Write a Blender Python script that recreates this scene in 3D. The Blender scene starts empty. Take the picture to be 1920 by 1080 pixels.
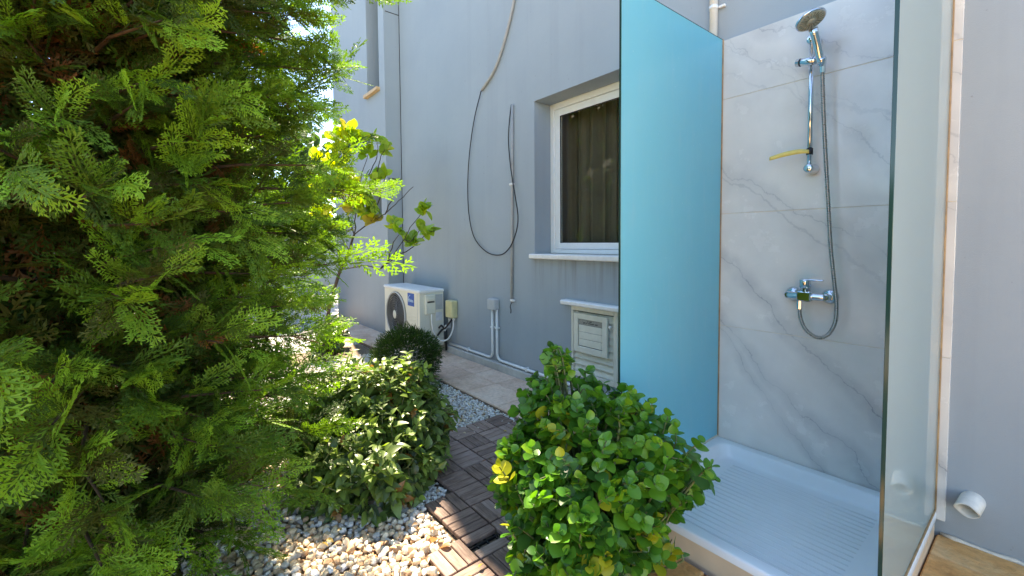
import bpy, math, random
import numpy as np
from mathutils import Vector, Matrix

random.seed(11)
rng = np.random.default_rng(7)
S = bpy.context.scene
COL = S.collection
RAD = math.radians

# ------------------------------------------------------------------ camera
cam_d = bpy.data.cameras.new('camera')
cam = bpy.data.objects.new('camera', cam_d)
COL.objects.link(cam)
S.camera = cam
CAM = Vector((0.0, 0.0, 1.22))
yaw, pitch, roll = RAD(51.22), RAD(2.535), RAD(-0.41)
Fv = Vector((-math.sin(yaw) * math.cos(pitch), math.cos(yaw) * math.cos(pitch), -math.sin(pitch)))
Rv = Vector((math.cos(yaw), math.sin(yaw), 0.0))
Uv = Rv.cross(Fv)
R2 = math.cos(roll) * Rv + math.sin(roll) * Uv
U2 = -math.sin(roll) * Rv + math.cos(roll) * Uv
cam.matrix_world = Matrix(((R2.x, U2.x, -Fv.x, CAM.x), (R2.y, U2.y, -Fv.y, CAM.y), (R2.z, U2.z, -Fv.z, CAM.z), (0, 0, 0, 1)))
cam_d.sensor_width = 36.0
cam_d.lens = 822.25 / 1920.0 * 36.0
cam_d.shift_y = (488.66 - 540.0) / 1920.0
cam_d.clip_start = 0.02
cam_d.clip_end = 500.0

# ------------------------------------------------------------------ light
TO_SUN = Vector((-0.56, 0.128, 0.82)).normalized()
world = bpy.data.worlds.new('World')
S.world = world
world.use_nodes = True
wn = world.node_tree.nodes
wl = world.node_tree.links
wn.clear()
sky = wn.new('ShaderNodeTexSky')
sky.sky_type = 'NISHITA'
sky.sun_disc = False
sky.sun_elevation = math.asin(TO_SUN.z)
sky.sun_rotation = math.atan2(TO_SUN.x, TO_SUN.y)
sky.air_density = 0.75
sky.dust_density = 0.0
sky.ozone_density = 2.5
bg = wn.new('ShaderNodeBackground')
bg.inputs['Strength'].default_value = 0.15
wo = wn.new('ShaderNodeOutputWorld')
wl.new(sky.outputs[0], bg.inputs[0])
wl.new(bg.outputs[0], wo.inputs[0])
sun_d = bpy.data.lights.new('sun', 'SUN')
sun_d.energy = 3.9
sun_d.angle = RAD(0.53)
sun_d.color = (1.0, 0.93, 0.82)
sun = bpy.data.objects.new('sun', sun_d)
sun.rotation_euler = (-TO_SUN).to_track_quat('-Z', 'Y').to_euler()
sun.location = TO_SUN * 30
COL.objects.link(sun)
S.view_settings.view_transform = 'Standard'
S.view_settings.look = 'None'
S.view_settings.gamma = 1.0
S.view_settings.exposure = 2.5
S.view_settings.use_white_balance = True
S.view_settings.white_balance_temperature = 8000
S.render.engine = 'CYCLES'
S.cycles.use_denoising = True
S.cycles.max_bounces = 10
S.cycles.diffuse_bounces = 5
S.cycles.glossy_bounces = 4
S.cycles.transmission_bounces = 6
S.cycles.transparent_max_bounces = 12
S.cycles.sample_clamp_indirect = 6.0
S.cycles.caustics_reflective = False
S.cycles.caustics_refractive = False


# ------------------------------------------------------------------ materials
class NT:
    def __init__(self, name):
        self.m = bpy.data.materials.new(name)
        self.m.use_nodes = True
        self.t = self.m.node_tree
        self.t.nodes.clear()
        self.out = self.t.nodes.new('ShaderNodeOutputMaterial')

    def n(self, typ, **kw):
        nd = self.t.nodes.new(typ)
        for k, v in kw.items():
            if k.startswith('i_'):
                key = k[2:]
                key = int(key) if key.isdigit() else key.replace('_', ' ')
                nd.inputs[key].default_value = v
            else:
                setattr(nd, k, v)
        return nd

    def l(self, a, b):
        self.t.links.new(a, b)

    def bsdf(self, base=(0.5, 0.5, 0.5), rough=0.5, metal=0.0, **kw):
        p = self.n('ShaderNodeBsdfPrincipled')
        p.inputs['Base Color'].default_value = (*base, 1)
        p.inputs['Roughness'].default_value = rough
        p.inputs['Metallic'].default_value = metal
        for k, v in kw.items():
            p.inputs[k.replace('_', ' ')].default_value = v
        self.l(p.outputs[0], self.out.inputs[0])
        return p

    def noise(self, vec, scale, detail=4.0, rough=0.55, dist=0.0):
        nd = self.n('ShaderNodeTexNoise')
        nd.inputs['Scale'].default_value = scale
        nd.inputs['Detail'].default_value = detail
        nd.inputs['Roughness'].default_value = rough
        nd.inputs['Distortion'].default_value = dist
        if vec is not None:
            self.l(vec, nd.inputs['Vector'])
        return nd

    def ramp(self, fac, stops):
        r = self.n('ShaderNodeValToRGB')
        el = r.color_ramp.elements
        while len(el) < len(stops):
            el.new(0.5)
        for e, (p, c) in zip(el, stops):
            e.position = p
            e.color = (*c, 1) if len(c) == 3 else c
        self.l(fac, r.inputs[0])
        return r

    def math(self, op, a, b=None, c=None):
        m = self.n('ShaderNodeMath', operation=op)
        for i, v in enumerate((a, b, c)):
            if v is None:
                continue
            if isinstance(v, (int, float)):
                m.inputs[i].default_value = v
            else:
                self.l(v, m.inputs[i])
        return m.outputs[0]

    def mix(self, fac, a, b, blend='MIX'):
        m = self.n('ShaderNodeMix', data_type='RGBA', blend_type=blend)
        for sock, v in ((m.inputs[0], fac), (m.inputs[6], a), (m.inputs[7], b)):
            if isinstance(v, (int, float)):
                sock.default_value = v
            elif isinstance(v, tuple):
                sock.default_value = (*v, 1)
            else:
                self.l(v, sock)
        return m.outputs[2]

    def bump(self, h, strength=0.3, dist=0.01):
        b = self.n('ShaderNodeBump')
        b.inputs['Strength'].default_value = strength
        b.inputs['Distance'].default_value = dist
        self.l(h, b.inputs['Height'])
        return b.outputs[0]

    def pos(self):
        return self.n('ShaderNodeNewGeometry').outputs['Position']

    def obj(self):
        return self.n('ShaderNodeTexCoord').outputs['Object']

    def rnd(self):
        return self.n('ShaderNodeObjectInfo').outputs['Random']


M = {}


def plain(name, base, rough=0.5, metal=0.0, var=0.12, scale=18.0, bump=0.0, bscale=150.0, **kw):
    t = NT(name)
    p = t.bsdf(base, rough, metal, **kw)
    po = t.pos()
    nz = t.noise(po, scale, 5)
    d = tuple(c * (1 - var) for c in base)
    b = tuple(min(1, c * (1 + var)) for c in base)
    r = t.ramp(nz.outputs[0], [(0.3, d), (0.7, b)])
    t.l(r.outputs[0], p.inputs['Base Color'])
    rr = t.n('ShaderNodeMapRange')
    rr.inputs['To Min'].default_value = max(0.02, rough * 0.8)
    rr.inputs['To Max'].default_value = min(1, rough * 1.25)
    t.l(nz.outputs[0], rr.inputs['Value'])
    t.l(rr.outputs[0], p.inputs['Roughness'])
    if bump > 0:
        t.l(t.bump(t.noise(po, bscale, 3).outputs[0], bump, 0.004), p.inputs['Normal'])
    M[name] = t.m
    return t.m


def wall_paint():
    t = NT('wall_paint')
    p = t.bsdf((0.6, 0.62, 0.64), 0.85)
    po = t.pos()
    big = t.noise(po, 0.9, 5, 0.6)
    sm = t.noise(po, 7.0, 6, 0.65)
    c = t.ramp(big.outputs[0], [(0.25, (0.270, 0.318, 0.354)), (0.75, (0.325, 0.370, 0.400))])
    # splash staining low on the wall, and vertical rain streaks
    mp = t.n('ShaderNodeMapping')
    mp.inputs['Scale'].default_value = (9, 9, 0.5)
    t.l(po, mp.inputs['Vector'])
    st = t.noise(mp.outputs[0], 1.0, 4, 0.6)
    stf = t.ramp(st.outputs[0], [(0.52, (0, 0, 0)), (0.82, (0.2, 0.2, 0.2))])
    c1 = t.mix(stf.outputs[0], c.outputs[0], (0.19, 0.22, 0.245))
    sep = t.n('ShaderNodeSeparateXYZ')
    t.l(po, sep.inputs[0])
    h = t.math('ADD', sep.outputs[2], t.math('MULTIPLY', sm.outputs[0], 0.35))
    mr = t.n('ShaderNodeMapRange')
    mr.inputs['From Min'].default_value = 0.15
    mr.inputs['From Max'].default_value = 0.50
    mr.inputs['To Min'].default_value = 0.4
    mr.inputs['To Max'].default_value = 0.0
    t.l(h, mr.inputs['Value'])
    c2 = t.mix(mr.outputs[0], c1, (0.29, 0.255, 0.215))
    spk = t.ramp(t.noise(po, 34.0, 2).outputs[0], [(0.735, (0, 0, 0)), (0.77, (0.5, 0.5, 0.5))])
    c3 = t.mix(spk.outputs[0], c2, (0.20, 0.195, 0.19))
    # run-off marks below the window ledge and the service hatch ledge
    for xa, xb, za, zb in ((-2.74, -1.2, 0.72, 1.08), (-2.37, -1.42, 0.45, 0.75)):
        gx = t.n('ShaderNodeMapRange', interpolation_type='SMOOTHSTEP')
        gx.inputs['From Min'].default_value, gx.inputs['From Max'].default_value = xa - 0.03, xa + 0.04
        t.l(sep.outputs[0], gx.inputs['Value'])
        gx2 = t.n('ShaderNodeMapRange', interpolation_type='SMOOTHSTEP')
        gx2.inputs['From Min'].default_value, gx2.inputs['From Max'].default_value = xb + 0.03, xb - 0.04
        t.l(sep.outputs[0], gx2.inputs['Value'])
        gz = t.n('ShaderNodeMapRange')
        gz.inputs['From Min'].default_value, gz.inputs['From Max'].default_value = za, zb
        t.l(sep.outputs[2], gz.inputs['Value'])
        gz2 = t.math('LESS_THAN', sep.outputs[2], zb + 0.01)
        mk = t.math('MULTIPLY', t.math('MULTIPLY', gx.outputs[0], gx2.outputs[0]), t.math('MULTIPLY', gz.outputs[0], gz2))
        sm2 = t.n('ShaderNodeMapping')
        sm2.inputs['Scale'].default_value = (30, 30, 1.2)
        t.l(po, sm2.inputs['Vector'])
        sn = t.ramp(t.noise(sm2.outputs[0], 1.0, 4, 0.6).outputs[0], [(0.45, (0, 0, 0)), (0.7, (0.6, 0.6, 0.6))])
        c3 = t.mix(t.math('MULTIPLY', mk, sn.outputs[0]), c3, (0.17, 0.165, 0.15))
    t.l(c3, p.inputs['Base Color'])
    bm = t.math('ADD', t.math('MULTIPLY', t.noise(po, 260.0, 3).outputs[0], 0.35), sm.outputs[0])
    t.l(t.bump(bm, 0.55, 0.004), p.inputs['Normal'])
    M['wall'] = t.m


wall_paint()


def marble():
    t = NT('marble_tile')
    p = t.bsdf((0.78, 0.77, 0.76), 0.16)
    po = t.pos()
    sep = t.n('ShaderNodeSeparateXYZ')
    t.l(po, sep.inputs[0])
    x, z = sep.outputs[0], sep.outputs[2]
    n1 = t.noise(po, 2.2, 7, 0.62)
    n2 = t.noise(po, 5.5, 7, 0.6)
    w1 = t.math('MULTIPLY', t.math('SUBTRACT', n1.outputs[0], 0.5), 0.34)
    w2 = t.math('MULTIPLY', t.math('SUBTRACT', n2.outputs[0], 0.5), 0.12)
    wob = t.math('ADD', w1, w2)
    mask = t.ramp(t.noise(po, 2.7, 3).outputs[0], [(0.36, (0.2, 0.2, 0.2)), (0.55, (1, 1, 1))])
    total = None
    # veins run down to the right: z + k*x = c
    for k, c, wd, st in ((0.95, 0.02, 0.010, 1.0), (0.95, -0.32, 0.008, 0.8), (0.75, 0.72, 0.020, 0.55), (0.62, 0.90, 0.009, 0.65), (1.1, 1.05, 0.010, 0.6), (0.55, 1.46, 0.022, 0.55), (0.85, 1.30, 0.008, 0.55), (1.25, -0.72, 0.007, 0.7), (0.6, 1.70, 0.010, 0.7), (1.4, 1.62, 0.022, 0.4)):
        s = t.math('ADD', t.math('ADD', z, t.math('MULTIPLY', x, k)), wob)
        dd = t.math('ABSOLUTE', t.math('SUBTRACT', s, c))
        mr = t.n('ShaderNodeMapRange', interpolation_type='SMOOTHSTEP')
        mr.inputs['From Min'].default_value = 0.0
        mr.inputs['From Max'].default_value = wd
        mr.inputs['To Min'].default_value = st
        mr.inputs['To Max'].default_value = 0.0
        t.l(dd, mr.inputs['Value'])
        halo = t.n('ShaderNodeMapRange', interpolation_type='SMOOTHSTEP')
        halo.inputs['From Max'].default_value = 0.05 + wd * 6
        halo.inputs['To Min'].default_value = st * 0.45
        halo.inputs['To Max'].default_value = 0.0
        t.l(dd, halo.inputs['Value'])
        v = t.math('MAXIMUM', mr.outputs[0], halo.outputs[0])
        total = v if total is None else t.math('MAXIMUM', total, v)
    cloud = t.ramp(t.noise(po, 3.3, 6, 0.6).outputs[0], [(0.35, (0.69, 0.665, 0.62)), (0.7, (0.60, 0.58, 0.55))])
    f = t.math('MULTIPLY', total, mask.outputs[0])
    f = t.math('MULTIPLY', f, 0.85)
    c = t.mix(f, cloud.outputs[0], (0.24, 0.25, 0.27))
    film = t.ramp(t.noise(po, 9.0, 5, 0.65).outputs[0], [(0.4, (0.10, 0.10, 0.10)), (0.7, (0.34, 0.34, 0.34))])
    t.l(film.outputs[0], p.inputs['Roughness'])
    t.l(c, p.inputs['Base Color'])
    M['marble'] = t.m


marble()


def frosted():
    t = NT('frosted_glass')
    p = t.n('ShaderNodeBsdfPrincipled')
    po = t.pos()
    c = t.ramp(t.noise(po, 1.3, 4).outputs[0], [(0.3, (0.20, 0.66, 0.77)), (0.75, (0.27, 0.71, 0.80))])
    mpg = t.n('ShaderNodeMapping')
    mpg.inputs['Scale'].default_value = (1, 14, 1.6)
    t.l(po, mpg.inputs['Vector'])
    drip = t.ramp(t.noise(mpg.outputs[0], 3.0, 5, 0.6).outputs[0], [(0.52, (0, 0, 0)), (0.78, (0.22, 0.22, 0.22))])
    dots = t.ramp(t.noise(po, 70, 2).outputs[0], [(0.70, (0, 0, 0)), (0.76, (0.35, 0.35, 0.35))])
    dirt = t.math('MAXIMUM', drip.outputs[0], dots.outputs[0])
    cc = t.mix(dirt, c.outputs[0], (0.55, 0.74, 0.78))
    t.l(cc, p.inputs['Base Color'])
    t.l(t.math('ADD', 0.07, t.math('MULTIPLY', dirt, 0.9)), p.inputs['Roughness'])
    p.inputs['IOR'].default_value = 1.5
    tr = t.n('ShaderNodeBsdfTranslucent')
    tr.inputs[0].default_value = (0.32, 0.72, 0.85, 1)
    mx = t.n('ShaderNodeMixShader')
    mx.inputs[0].default_value = 0.42
    t.l(p.outputs[0], mx.inputs[1])
    t.l(tr.outputs[0], mx.inputs[2])
    t.l(mx.outputs[0], t.out.inputs[0])
    M['frosted'] = t.m
    t = NT('frosted_pale_glass')
    p = t.n('ShaderNodeBsdfPrincipled')
    p.inputs['Base Color'].default_value = (0.46, 0.55, 0.55, 1)
    p.inputs['Roughness'].default_value = 0.015
    p.inputs['IOR'].default_value = 1.75
    tr = t.n('ShaderNodeBsdfTranslucent')
    tr.inputs[0].default_value = (0.65, 0.8, 0.8, 1)
    mx = t.n('ShaderNodeMixShader')
    mx.inputs[0].default_value = 0.3
    t.l(p.outputs[0], mx.inputs[1])
    t.l(tr.outputs[0], mx.inputs[2])
    t.l(mx.outputs[0], t.out.inputs[0])
    M['frosted_pale'] = t.m
    t = NT('glass_edge')
    t.bsdf((0.012, 0.045, 0.04), 0.12)
    M['glass_edge'] = t.m
    t = NT('window_glass')
    tb = t.n('ShaderNodeBsdfTransparent')
    tb.inputs[0].default_value = (0.88, 0.88, 0.84, 1)
    gl = t.n('ShaderNodeBsdfGlossy')
    gl.inputs['Roughness'].default_value = 0.015
    fr = t.n('ShaderNodeFresnel')
    fr.inputs[0].default_value = 1.55
    bf = t.n('ShaderNodeNewGeometry').outputs['Backfacing']
    fac = t.math('MULTIPLY', fr.outputs[0], t.math('SUBTRACT', 1.0, bf))
    mx = t.n('ShaderNodeMixShader')
    t.l(fac, mx.inputs[0])
    t.l(tb.outputs[0], mx.inputs[1])
    t.l(gl.outputs[0], mx.inputs[2])
    t.l(mx.outputs[0], t.out.inputs[0])
    M['window_glass'] = t.m


frosted()

plain('white_plastic', (0.74, 0.75, 0.74), 0.35, var=0.05)
plain('conduit', (0.70, 0.71, 0.70), 0.4, var=0.06)
plain('grey_box', (0.42, 0.44, 0.45), 0.45, var=0.08)
plain('yellow_box', (0.62, 0.56, 0.30), 0.5, var=0.10)
plain('aluminium', (0.78, 0.79, 0.78), 0.3, var=0.03)
plain('hatch_cream', (0.70, 0.68, 0.58), 0.45, var=0.06)
plain('black_rubber', (0.012, 0.012, 0.013), 0.6)
plain('black_cable', (0.01, 0.01, 0.011), 0.45)
plain('grey_cable', (0.33, 0.33, 0.32), 0.55)
plain('sill_stone', (0.74, 0.73, 0.71), 0.35, var=0.07, scale=30)
plain('plinth', (0.44, 0.43, 0.40), 0.85, var=0.18, scale=9, bump=0.4)
plain('tray_white', (0.78, 0.79, 0.79), 0.16, var=0.03, scale=6)
plain('tray_apron', (0.70, 0.52, 0.36), 0.45, var=0.10, scale=7, bump=0.15, bscale=60)
plain('silicone', (0.30, 0.19, 0.09), 0.5, var=0.3, scale=22)
plain('silicone_cream', (0.62, 0.55, 0.44), 0.5, var=0.2, scale=22)
plain('chrome', (0.64, 0.67, 0.70), 0.07, 1.0, var=0.03)
plain('hose_steel', (0.34, 0.32, 0.28), 0.28, 1.0, var=0.1, scale=60)
plain('nozzle_grey', (0.20, 0.21, 0.16), 0.4, var=0.1)
plain('nozzle_light', (0.42, 0.42, 0.34), 0.35)
plain('yellow_plastic', (0.70, 0.55, 0.14), 0.45, var=0.1, scale=40)
plain('ac_shell', (0.70, 0.68, 0.58), 0.4, var=0.05, scale=5)
plain('ac_top', (0.72, 0.74, 0.75), 0.38, var=0.05, scale=5)
plain('ac_grille', (0.055, 0.06, 0.065), 0.45)
plain('ac_fan', (0.10, 0.105, 0.11), 0.5)
plain('badge_blue', (0.005, 0.075, 0.36), 0.3, var=0.08)
plain('badge_white', (0.55, 0.72, 0.82), 0.4)
plain('pipe_white', (0.66, 0.64, 0.58), 0.5, var=0.12, scale=30)
plain('pipe_inside', (0.10, 0.08, 0.05), 0.8, var=0.3)
plain('curtain', (0.16, 0.14, 0.105), 0.9, var=0.1, scale=5)
plain('interior', (0.10, 0.10, 0.10), 0.9)
plain('tan_sill', (0.55, 0.36, 0.18), 0.6, var=0.15)
plain('bark', (0.075, 0.045, 0.026), 0.9, var=0.45, scale=30, bump=0.6, bscale=70)
plain('stem_green', (0.10, 0.12, 0.04), 0.7, var=0.3, scale=40)
plain('stem_dark', (0.05, 0.035, 0.025), 0.8, var=0.3, scale=40)
plain('roof_white', (0.62, 0.61, 0.58), 0.8, var=0.08, scale=3)
plain('label_grey', (0.30, 0.29, 0.25), 0.6, var=0.25, scale=120)
plain('print_black', (0.02, 0.02, 0.02), 0.6)
plain('sticker', (0.62, 0.64, 0.68), 0.4, var=0.1)
plain('deck_base', (0.012, 0.012, 0.013), 0.7)


def soil():
    t = NT('soil')
    p = t.bsdf((0.2, 0.15, 0.1), 0.95)
    po = t.pos()
    c = t.ramp(t.noise(po, 60, 5, 0.7).outputs[0], [(0.3, (0.09, 0.065, 0.04)), (0.55, (0.26, 0.20, 0.14)), (0.75, (0.42, 0.36, 0.28))])
    t.l(c.outputs[0], p.inputs['Base Color'])
    t.l(t.bump(t.noise(po, 90, 5, 0.7).outputs[0], 0.8, 0.02), p.inputs['Normal'])
    M['soil'] = t.m
    t = NT('far_gravel')
    p = t.bsdf((0.5, 0.47, 0.42), 0.95)
    po = t.pos()
    v = t.n('ShaderNodeTexVoronoi')
    v.inputs['Scale'].default_value = 42
    t.l(po, v.inputs['Vector'])
    c = t.ramp(v.outputs['Distance'], [(0.0, (0.62, 0.60, 0.55)), (0.45, (0.48, 0.45, 0.40)), (0.75, (0.18, 0.15, 0.12))])
    c2 = t.mix(0.35, c.outputs[0], v.outputs['Color'], 'OVERLAY')
    hsv = t.n('ShaderNodeHueSaturation')
    hsv.inputs['Saturation'].default_value = 0.35
    t.l(c2, hsv.inputs['Color'])
    t.l(hsv.outputs[0], p.inputs['Base Color'])
    t.l(t.bump(t.math('SUBTRACT', 1.0, v.outputs['Distance']), 0.9, 0.02), p.inputs['Normal'])
    M['far_gravel'] = t.m


soil()


def paver(name, cols, joint):
    t = NT(name)
    p = t.bsdf(cols[1], 0.75)
    po = t.pos()
    rn = t.rnd()
    nz = t.noise(po, 6.0, 7, 0.65)
    f = t.math('ADD', nz.outputs[0], t.math('MULTIPLY', t.math('SUBTRACT', rn, 0.5), 0.25))
    c = t.ramp(f, [(0.28, cols[0]), (0.5, cols[1]), (0.74, cols[2])])
    fine = t.ramp(t.noise(po, 42.0, 5, 0.7).outputs[0], [(0.35, (0.72, 0.72, 0.72)), (0.6, (1, 1, 1))])
    cc = t.mix(0.8, c.outputs[0], fine.outputs[0], 'MULTIPLY')
    t.l(cc, p.inputs['Base Color'])
    mp = t.n('ShaderNodeMapping')
    mp.inputs['Scale'].default_value = (9, 9, 5)
    t.l(po, mp.inputs['Vector'])
    rock = t.noise(mp.outputs[0], 1.6, 7, 0.62, 0.6)
    t.l(t.bump(rock.outputs[0], 0.7, 0.02), p.inputs['Normal'])
    M[name] = t.m
    plain(joint, tuple(c * 0.42 for c in cols[0]), 0.95, var=0.3, scale=40)


paver('paver_pink', [(0.58, 0.39, 0.28), (0.74, 0.53, 0.40), (0.80, 0.63, 0.50)], 'paver_pink_joint')
paver('paver_tan', [(0.55, 0.24, 0.07), (0.74, 0.38, 0.13), (0.78, 0.50, 0.24)], 'paver_tan_joint')


def wood():
    t = NT('deck_wood')
    p = t.bsdf((0.1, 0.08, 0.07), 0.7)
    ob = t.obj()
    rn = t.rnd()
    cb = t.n('ShaderNodeCombineXYZ')
    t.l(t.math('MULTIPLY', rn, 37.0), cb.inputs[2])
    ad = t.n('ShaderNodeVectorMath', operation='ADD')
    t.l(ob, ad.inputs[0])
    t.l(cb.outputs[0], ad.inputs[1])
    mp = t.n('ShaderNodeMapping')
    mp.inputs['Scale'].default_value = (9, 95, 40)
    t.l(ad.outputs[0], mp.inputs['Vector'])
    g = t.noise(mp.outputs[0], 1.6, 6, 0.65, 0.3)
    bl = t.noise(ad.outputs[0], 14.0, 4)
    f = t.math('ADD', t.math('MULTIPLY', g.outputs[0], 0.7), t.math('ADD', t.math('MULTIPLY', bl.outputs[0], 0.3), t.math('MULTIPLY', t.math('SUBTRACT', rn, 0.5), 0.26)))
    c = t.ramp(f, [(0.28, (0.10, 0.060, 0.046)), (0.5, (0.25, 0.165, 0.13)), (0.72, (0.39, 0.29, 0.245))])
    t.l(c.outputs[0], p.inputs['Base Color'])
    t.l(t.bump(g.outputs[0], 0.6, 0.003), p.inputs['Normal'])
    M['deck_wood'] = t.m


wood()


def foliage(name, rough, trans, spec=0.5, vein=False):
    t = NT(name)
    at = t.n('ShaderNodeAttribute', attribute_name='col')
    rn = t.rnd()
    hs = t.n('ShaderNodeHueSaturation')
    hs.inputs['Saturation'].default_value = 1.0
    t.l(at.outputs['Color'], hs.inputs['Color'])
    t.l(t.math('ADD', 0.88, t.math('MULTIPLY', rn, 0.24)), hs.inputs['Value'])
    col = hs.outputs[0]
    p = t.n('ShaderNodeBsdfPrincipled')
    t.l(col, p.inputs['Base Color'])
    p.inputs['Roughness'].default_value = rough
    p.inputs['Specular IOR Level'].default_value = spec
    tr = t.n('ShaderNodeBsdfTranslucent')
    tc = t.mix(1.0, col, (1.35, 1.45, 0.55), 'MULTIPLY')
    t.l(tc, tr.inputs[0])
    mx = t.n('ShaderNodeMixShader')
    mx.inputs[0].default_value = trans
    t.l(p.outputs[0], mx.inputs[1])
    t.l(tr.outputs[0], mx.inputs[2])
    t.l(mx.outputs[0], t.out.inputs[0])
    M[name] = t.m


foliage('conifer_leaf', 0.55, 0.42, 0.35)
foliage('glossy_leaf', 0.30, 0.35, 0.5)
foliage('soft_leaf', 0.36, 0.38, 0.5)
foliage('pebble', 0.85, 0.0, 0.3)


# ------------------------------------------------------------------ mesh helpers
class MB:
    def __init__(self):
        self.v, self.f, self.s = [], [], []

    def quad(self, a, b, c, d, s=False):
        n = len(self.v)
        self.v += [tuple(a), tuple(b), tuple(c), tuple(d)]
        self.f.append((n, n + 1, n + 2, n + 3))
        self.s.append(s)
        return self

    def box(self, x0, x1, y0, y1, z0, z1, c=0.0):
        """box, optionally with chamfered edges c"""
        if c <= 0:
            n = len(self.v)
            self.v += [(x, y, z) for z in (z0, z1) for y in (y0, y1) for x in (x0, x1)]
            for q in ((0, 2, 3, 1), (4, 5, 7, 6), (0, 1, 5, 4), (2, 6, 7, 3), (0, 4, 6, 2), (1, 3, 7, 5)):
                self.f.append(tuple(n + i for i in q))
                self.s.append(False)
            return self
        n = len(self.v)
        ids = {}
        lo, hi = (x0, y0, z0), (x1, y1, z1)
        for sx in (0, 1):
            for sy in (0, 1):
                for sz in (0, 1):
                    s = (sx, sy, sz)
                    for ax in range(3):
                        q = []
                        for k in range(3):
                            base = hi[k] if s[k] else lo[k]
                            if k != ax:
                                base += -c if s[k] else c
                            q.append(base)
                        ids[(s, ax)] = len(self.v)
                        self.v.append(tuple(q))
        def F(l):
            self.f.append(tuple(l))
            self.s.append(False)
        for ax in range(3):
            b, d = [(1, 2), (2, 0), (0, 1)][ax]
            for side in (0, 1):
                l = []
                for (p, q) in ((0, 0), (1, 0), (1, 1), (0, 1)):
                    s = [0, 0, 0]
                    s[ax], s[b], s[d] = side, p, q
                    l.append(ids[(tuple(s), ax)])
                F(l if side else l[::-1])
        for ax in range(3):
            b, d = [(1, 2), (2, 0), (0, 1)][ax]
            for p in (0, 1):
                for q in (0, 1):
                    s0, s1 = [0, 0, 0], [0, 0, 0]
                    s0[ax], s0[b], s0[d] = 0, p, q
                    s1[ax], s1[b], s1[d] = 1, p, q
                    l = [ids[(tuple(s0), b)], ids[(tuple(s1), b)], ids[(tuple(s1), d)], ids[(tuple(s0), d)]]
                    F(l if p == q else l[::-1])
        for sx in (0, 1):
            for sy in (0, 1):
                for sz in (0, 1):
                    l = [ids[((sx, sy, sz), k)] for k in range(3)]
                    F(l if (sx + sy + sz) % 2 else l[::-1])
        return self

    def tube(self, pts, r, n=10, cap=True, smooth=True):
        pts = [Vector(p) for p in pts]
        rs = r if isinstance(r, (list, tuple)) else [r] * len(pts)
        base = len(self.v)
        t0 = (pts[1] - pts[0]).normalized()
        up = Vector((0, 0, 1)) if abs(t0.z) < 0.9 else Vector((1, 0, 0))
        nx = t0.cross(up).normalized()
        for i, p in enumerate(pts):
            if i == 0:
                t = pts[1] - pts[0]
            elif i == len(pts) - 1:
                t = pts[-1] - pts[-2]
            else:
                t = pts[i + 1] - pts[i - 1]
            t.normalize()
            nx = (nx - t * nx.dot(t)).normalized()
            ny = t.cross(nx)
            for k in range(n):
                a = 2 * math.pi * k / n
                q = p + (nx * math.cos(a) + ny * math.sin(a)) * rs[i]
                self.v.append(tuple(q))
        for i in range(len(pts) - 1):
            for k in range(n):
                a, b = base + i * n + k, base + i * n + (k + 1) % n
                self.f.append((a, b, b + n, a + n))
                self.s.append(smooth)
        if cap:
            self.f.append(tuple(base + k for k in range(n))[::-1])
            self.s.append(False)
            e = base + (len(pts) - 1) * n
            self.f.append(tuple(e + k for k in range(n)))
            self.s.append(False)
        return self

    def lathe(self, o, axis, prof, n=24, smooth=True):
        """prof: list of (distance along axis, radius)"""
        o, axis = Vector(o), Vector(axis).normalized()
        pts = [o + axis * d for d, _ in prof]
        up = Vector((0, 0, 1)) if abs(axis.z) < 0.9 else Vector((1, 0, 0))
        nx = axis.cross(up).normalized()
        ny = axis.cross(nx)
        base = len(self.v)
        for p, (_, r) in zip(pts, prof):
            for k in range(n):
                a = 2 * math.pi * k / n
                self.v.append(tuple(p + (nx * math.cos(a) + ny * math.sin(a)) * max(r, 1e-5)))
        for i in range(len(prof) - 1):
            for k in range(n):
                a, b = base + i * n + k, base + i * n + (k + 1) % n
                self.f.append((a, b, b + n, a + n))
                self.s.append(smooth)
        self.f.append(tuple(base + k for k in range(n))[::-1])
        self.s.append(False)
        e = base + (len(prof) - 1) * n
        self.f.append(tuple(e + k for k in range(n)))
        self.s.append(False)
        return self

    def mesh(self, name, off=(0, 0, 0)):
        me = bpy.data.meshes.new(name)
        ox, oy, oz = off
        me.from_pydata([(x - ox, y - oy, z - oz) for x, y, z in self.v], [], self.f)
        me.polygons.foreach_set('use_smooth', self.s)
        me.update()
        return me


ROOT = {}


def thing(name, label, cat, loc, group=None):
    o = bpy.data.objects.new(name, None)
    o.empty_display_size = 0.1
    o.location = loc
    COL.objects.link(o)
    o['label'], o['category'] = label, cat
    if group:
        o['group'] = group
    ROOT[o.name] = Vector(loc)
    return o


def part(name, mb, mat, parent, kind=None, label=None):
    root = ROOT.get(parent.name, Vector((0, 0, 0))) if parent else Vector((0, 0, 0))
    me = mb.mesh(name, root) if isinstance(mb, MB) else mb
    me.materials.append(M[mat])
    o = bpy.data.objects.new(name, me)
    COL.objects.link(o)
    if parent:
        o.parent = parent
    ROOT[o.name] = root
    if kind:
        o['kind'] = kind
    if label:
        o['label'] = label
    return o


def solo(name, mb, mat, label, cat, loc, group=None):
    """a thing that is one mesh"""
    me = mb.mesh(name, loc)
    me.materials.append(M[mat])
    o = bpy.data.objects.new(name, me)
    o.location = loc
    COL.objects.link(o)
    o['label'], o['category'] = label, cat
    if group:
        o['group'] = group
    ROOT[o.name] = Vector(loc)
    return o


def struct(name, mb, mat):
    o = part(name, mb, mat, None)
    o['kind'] = 'structure'
    return o


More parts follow.
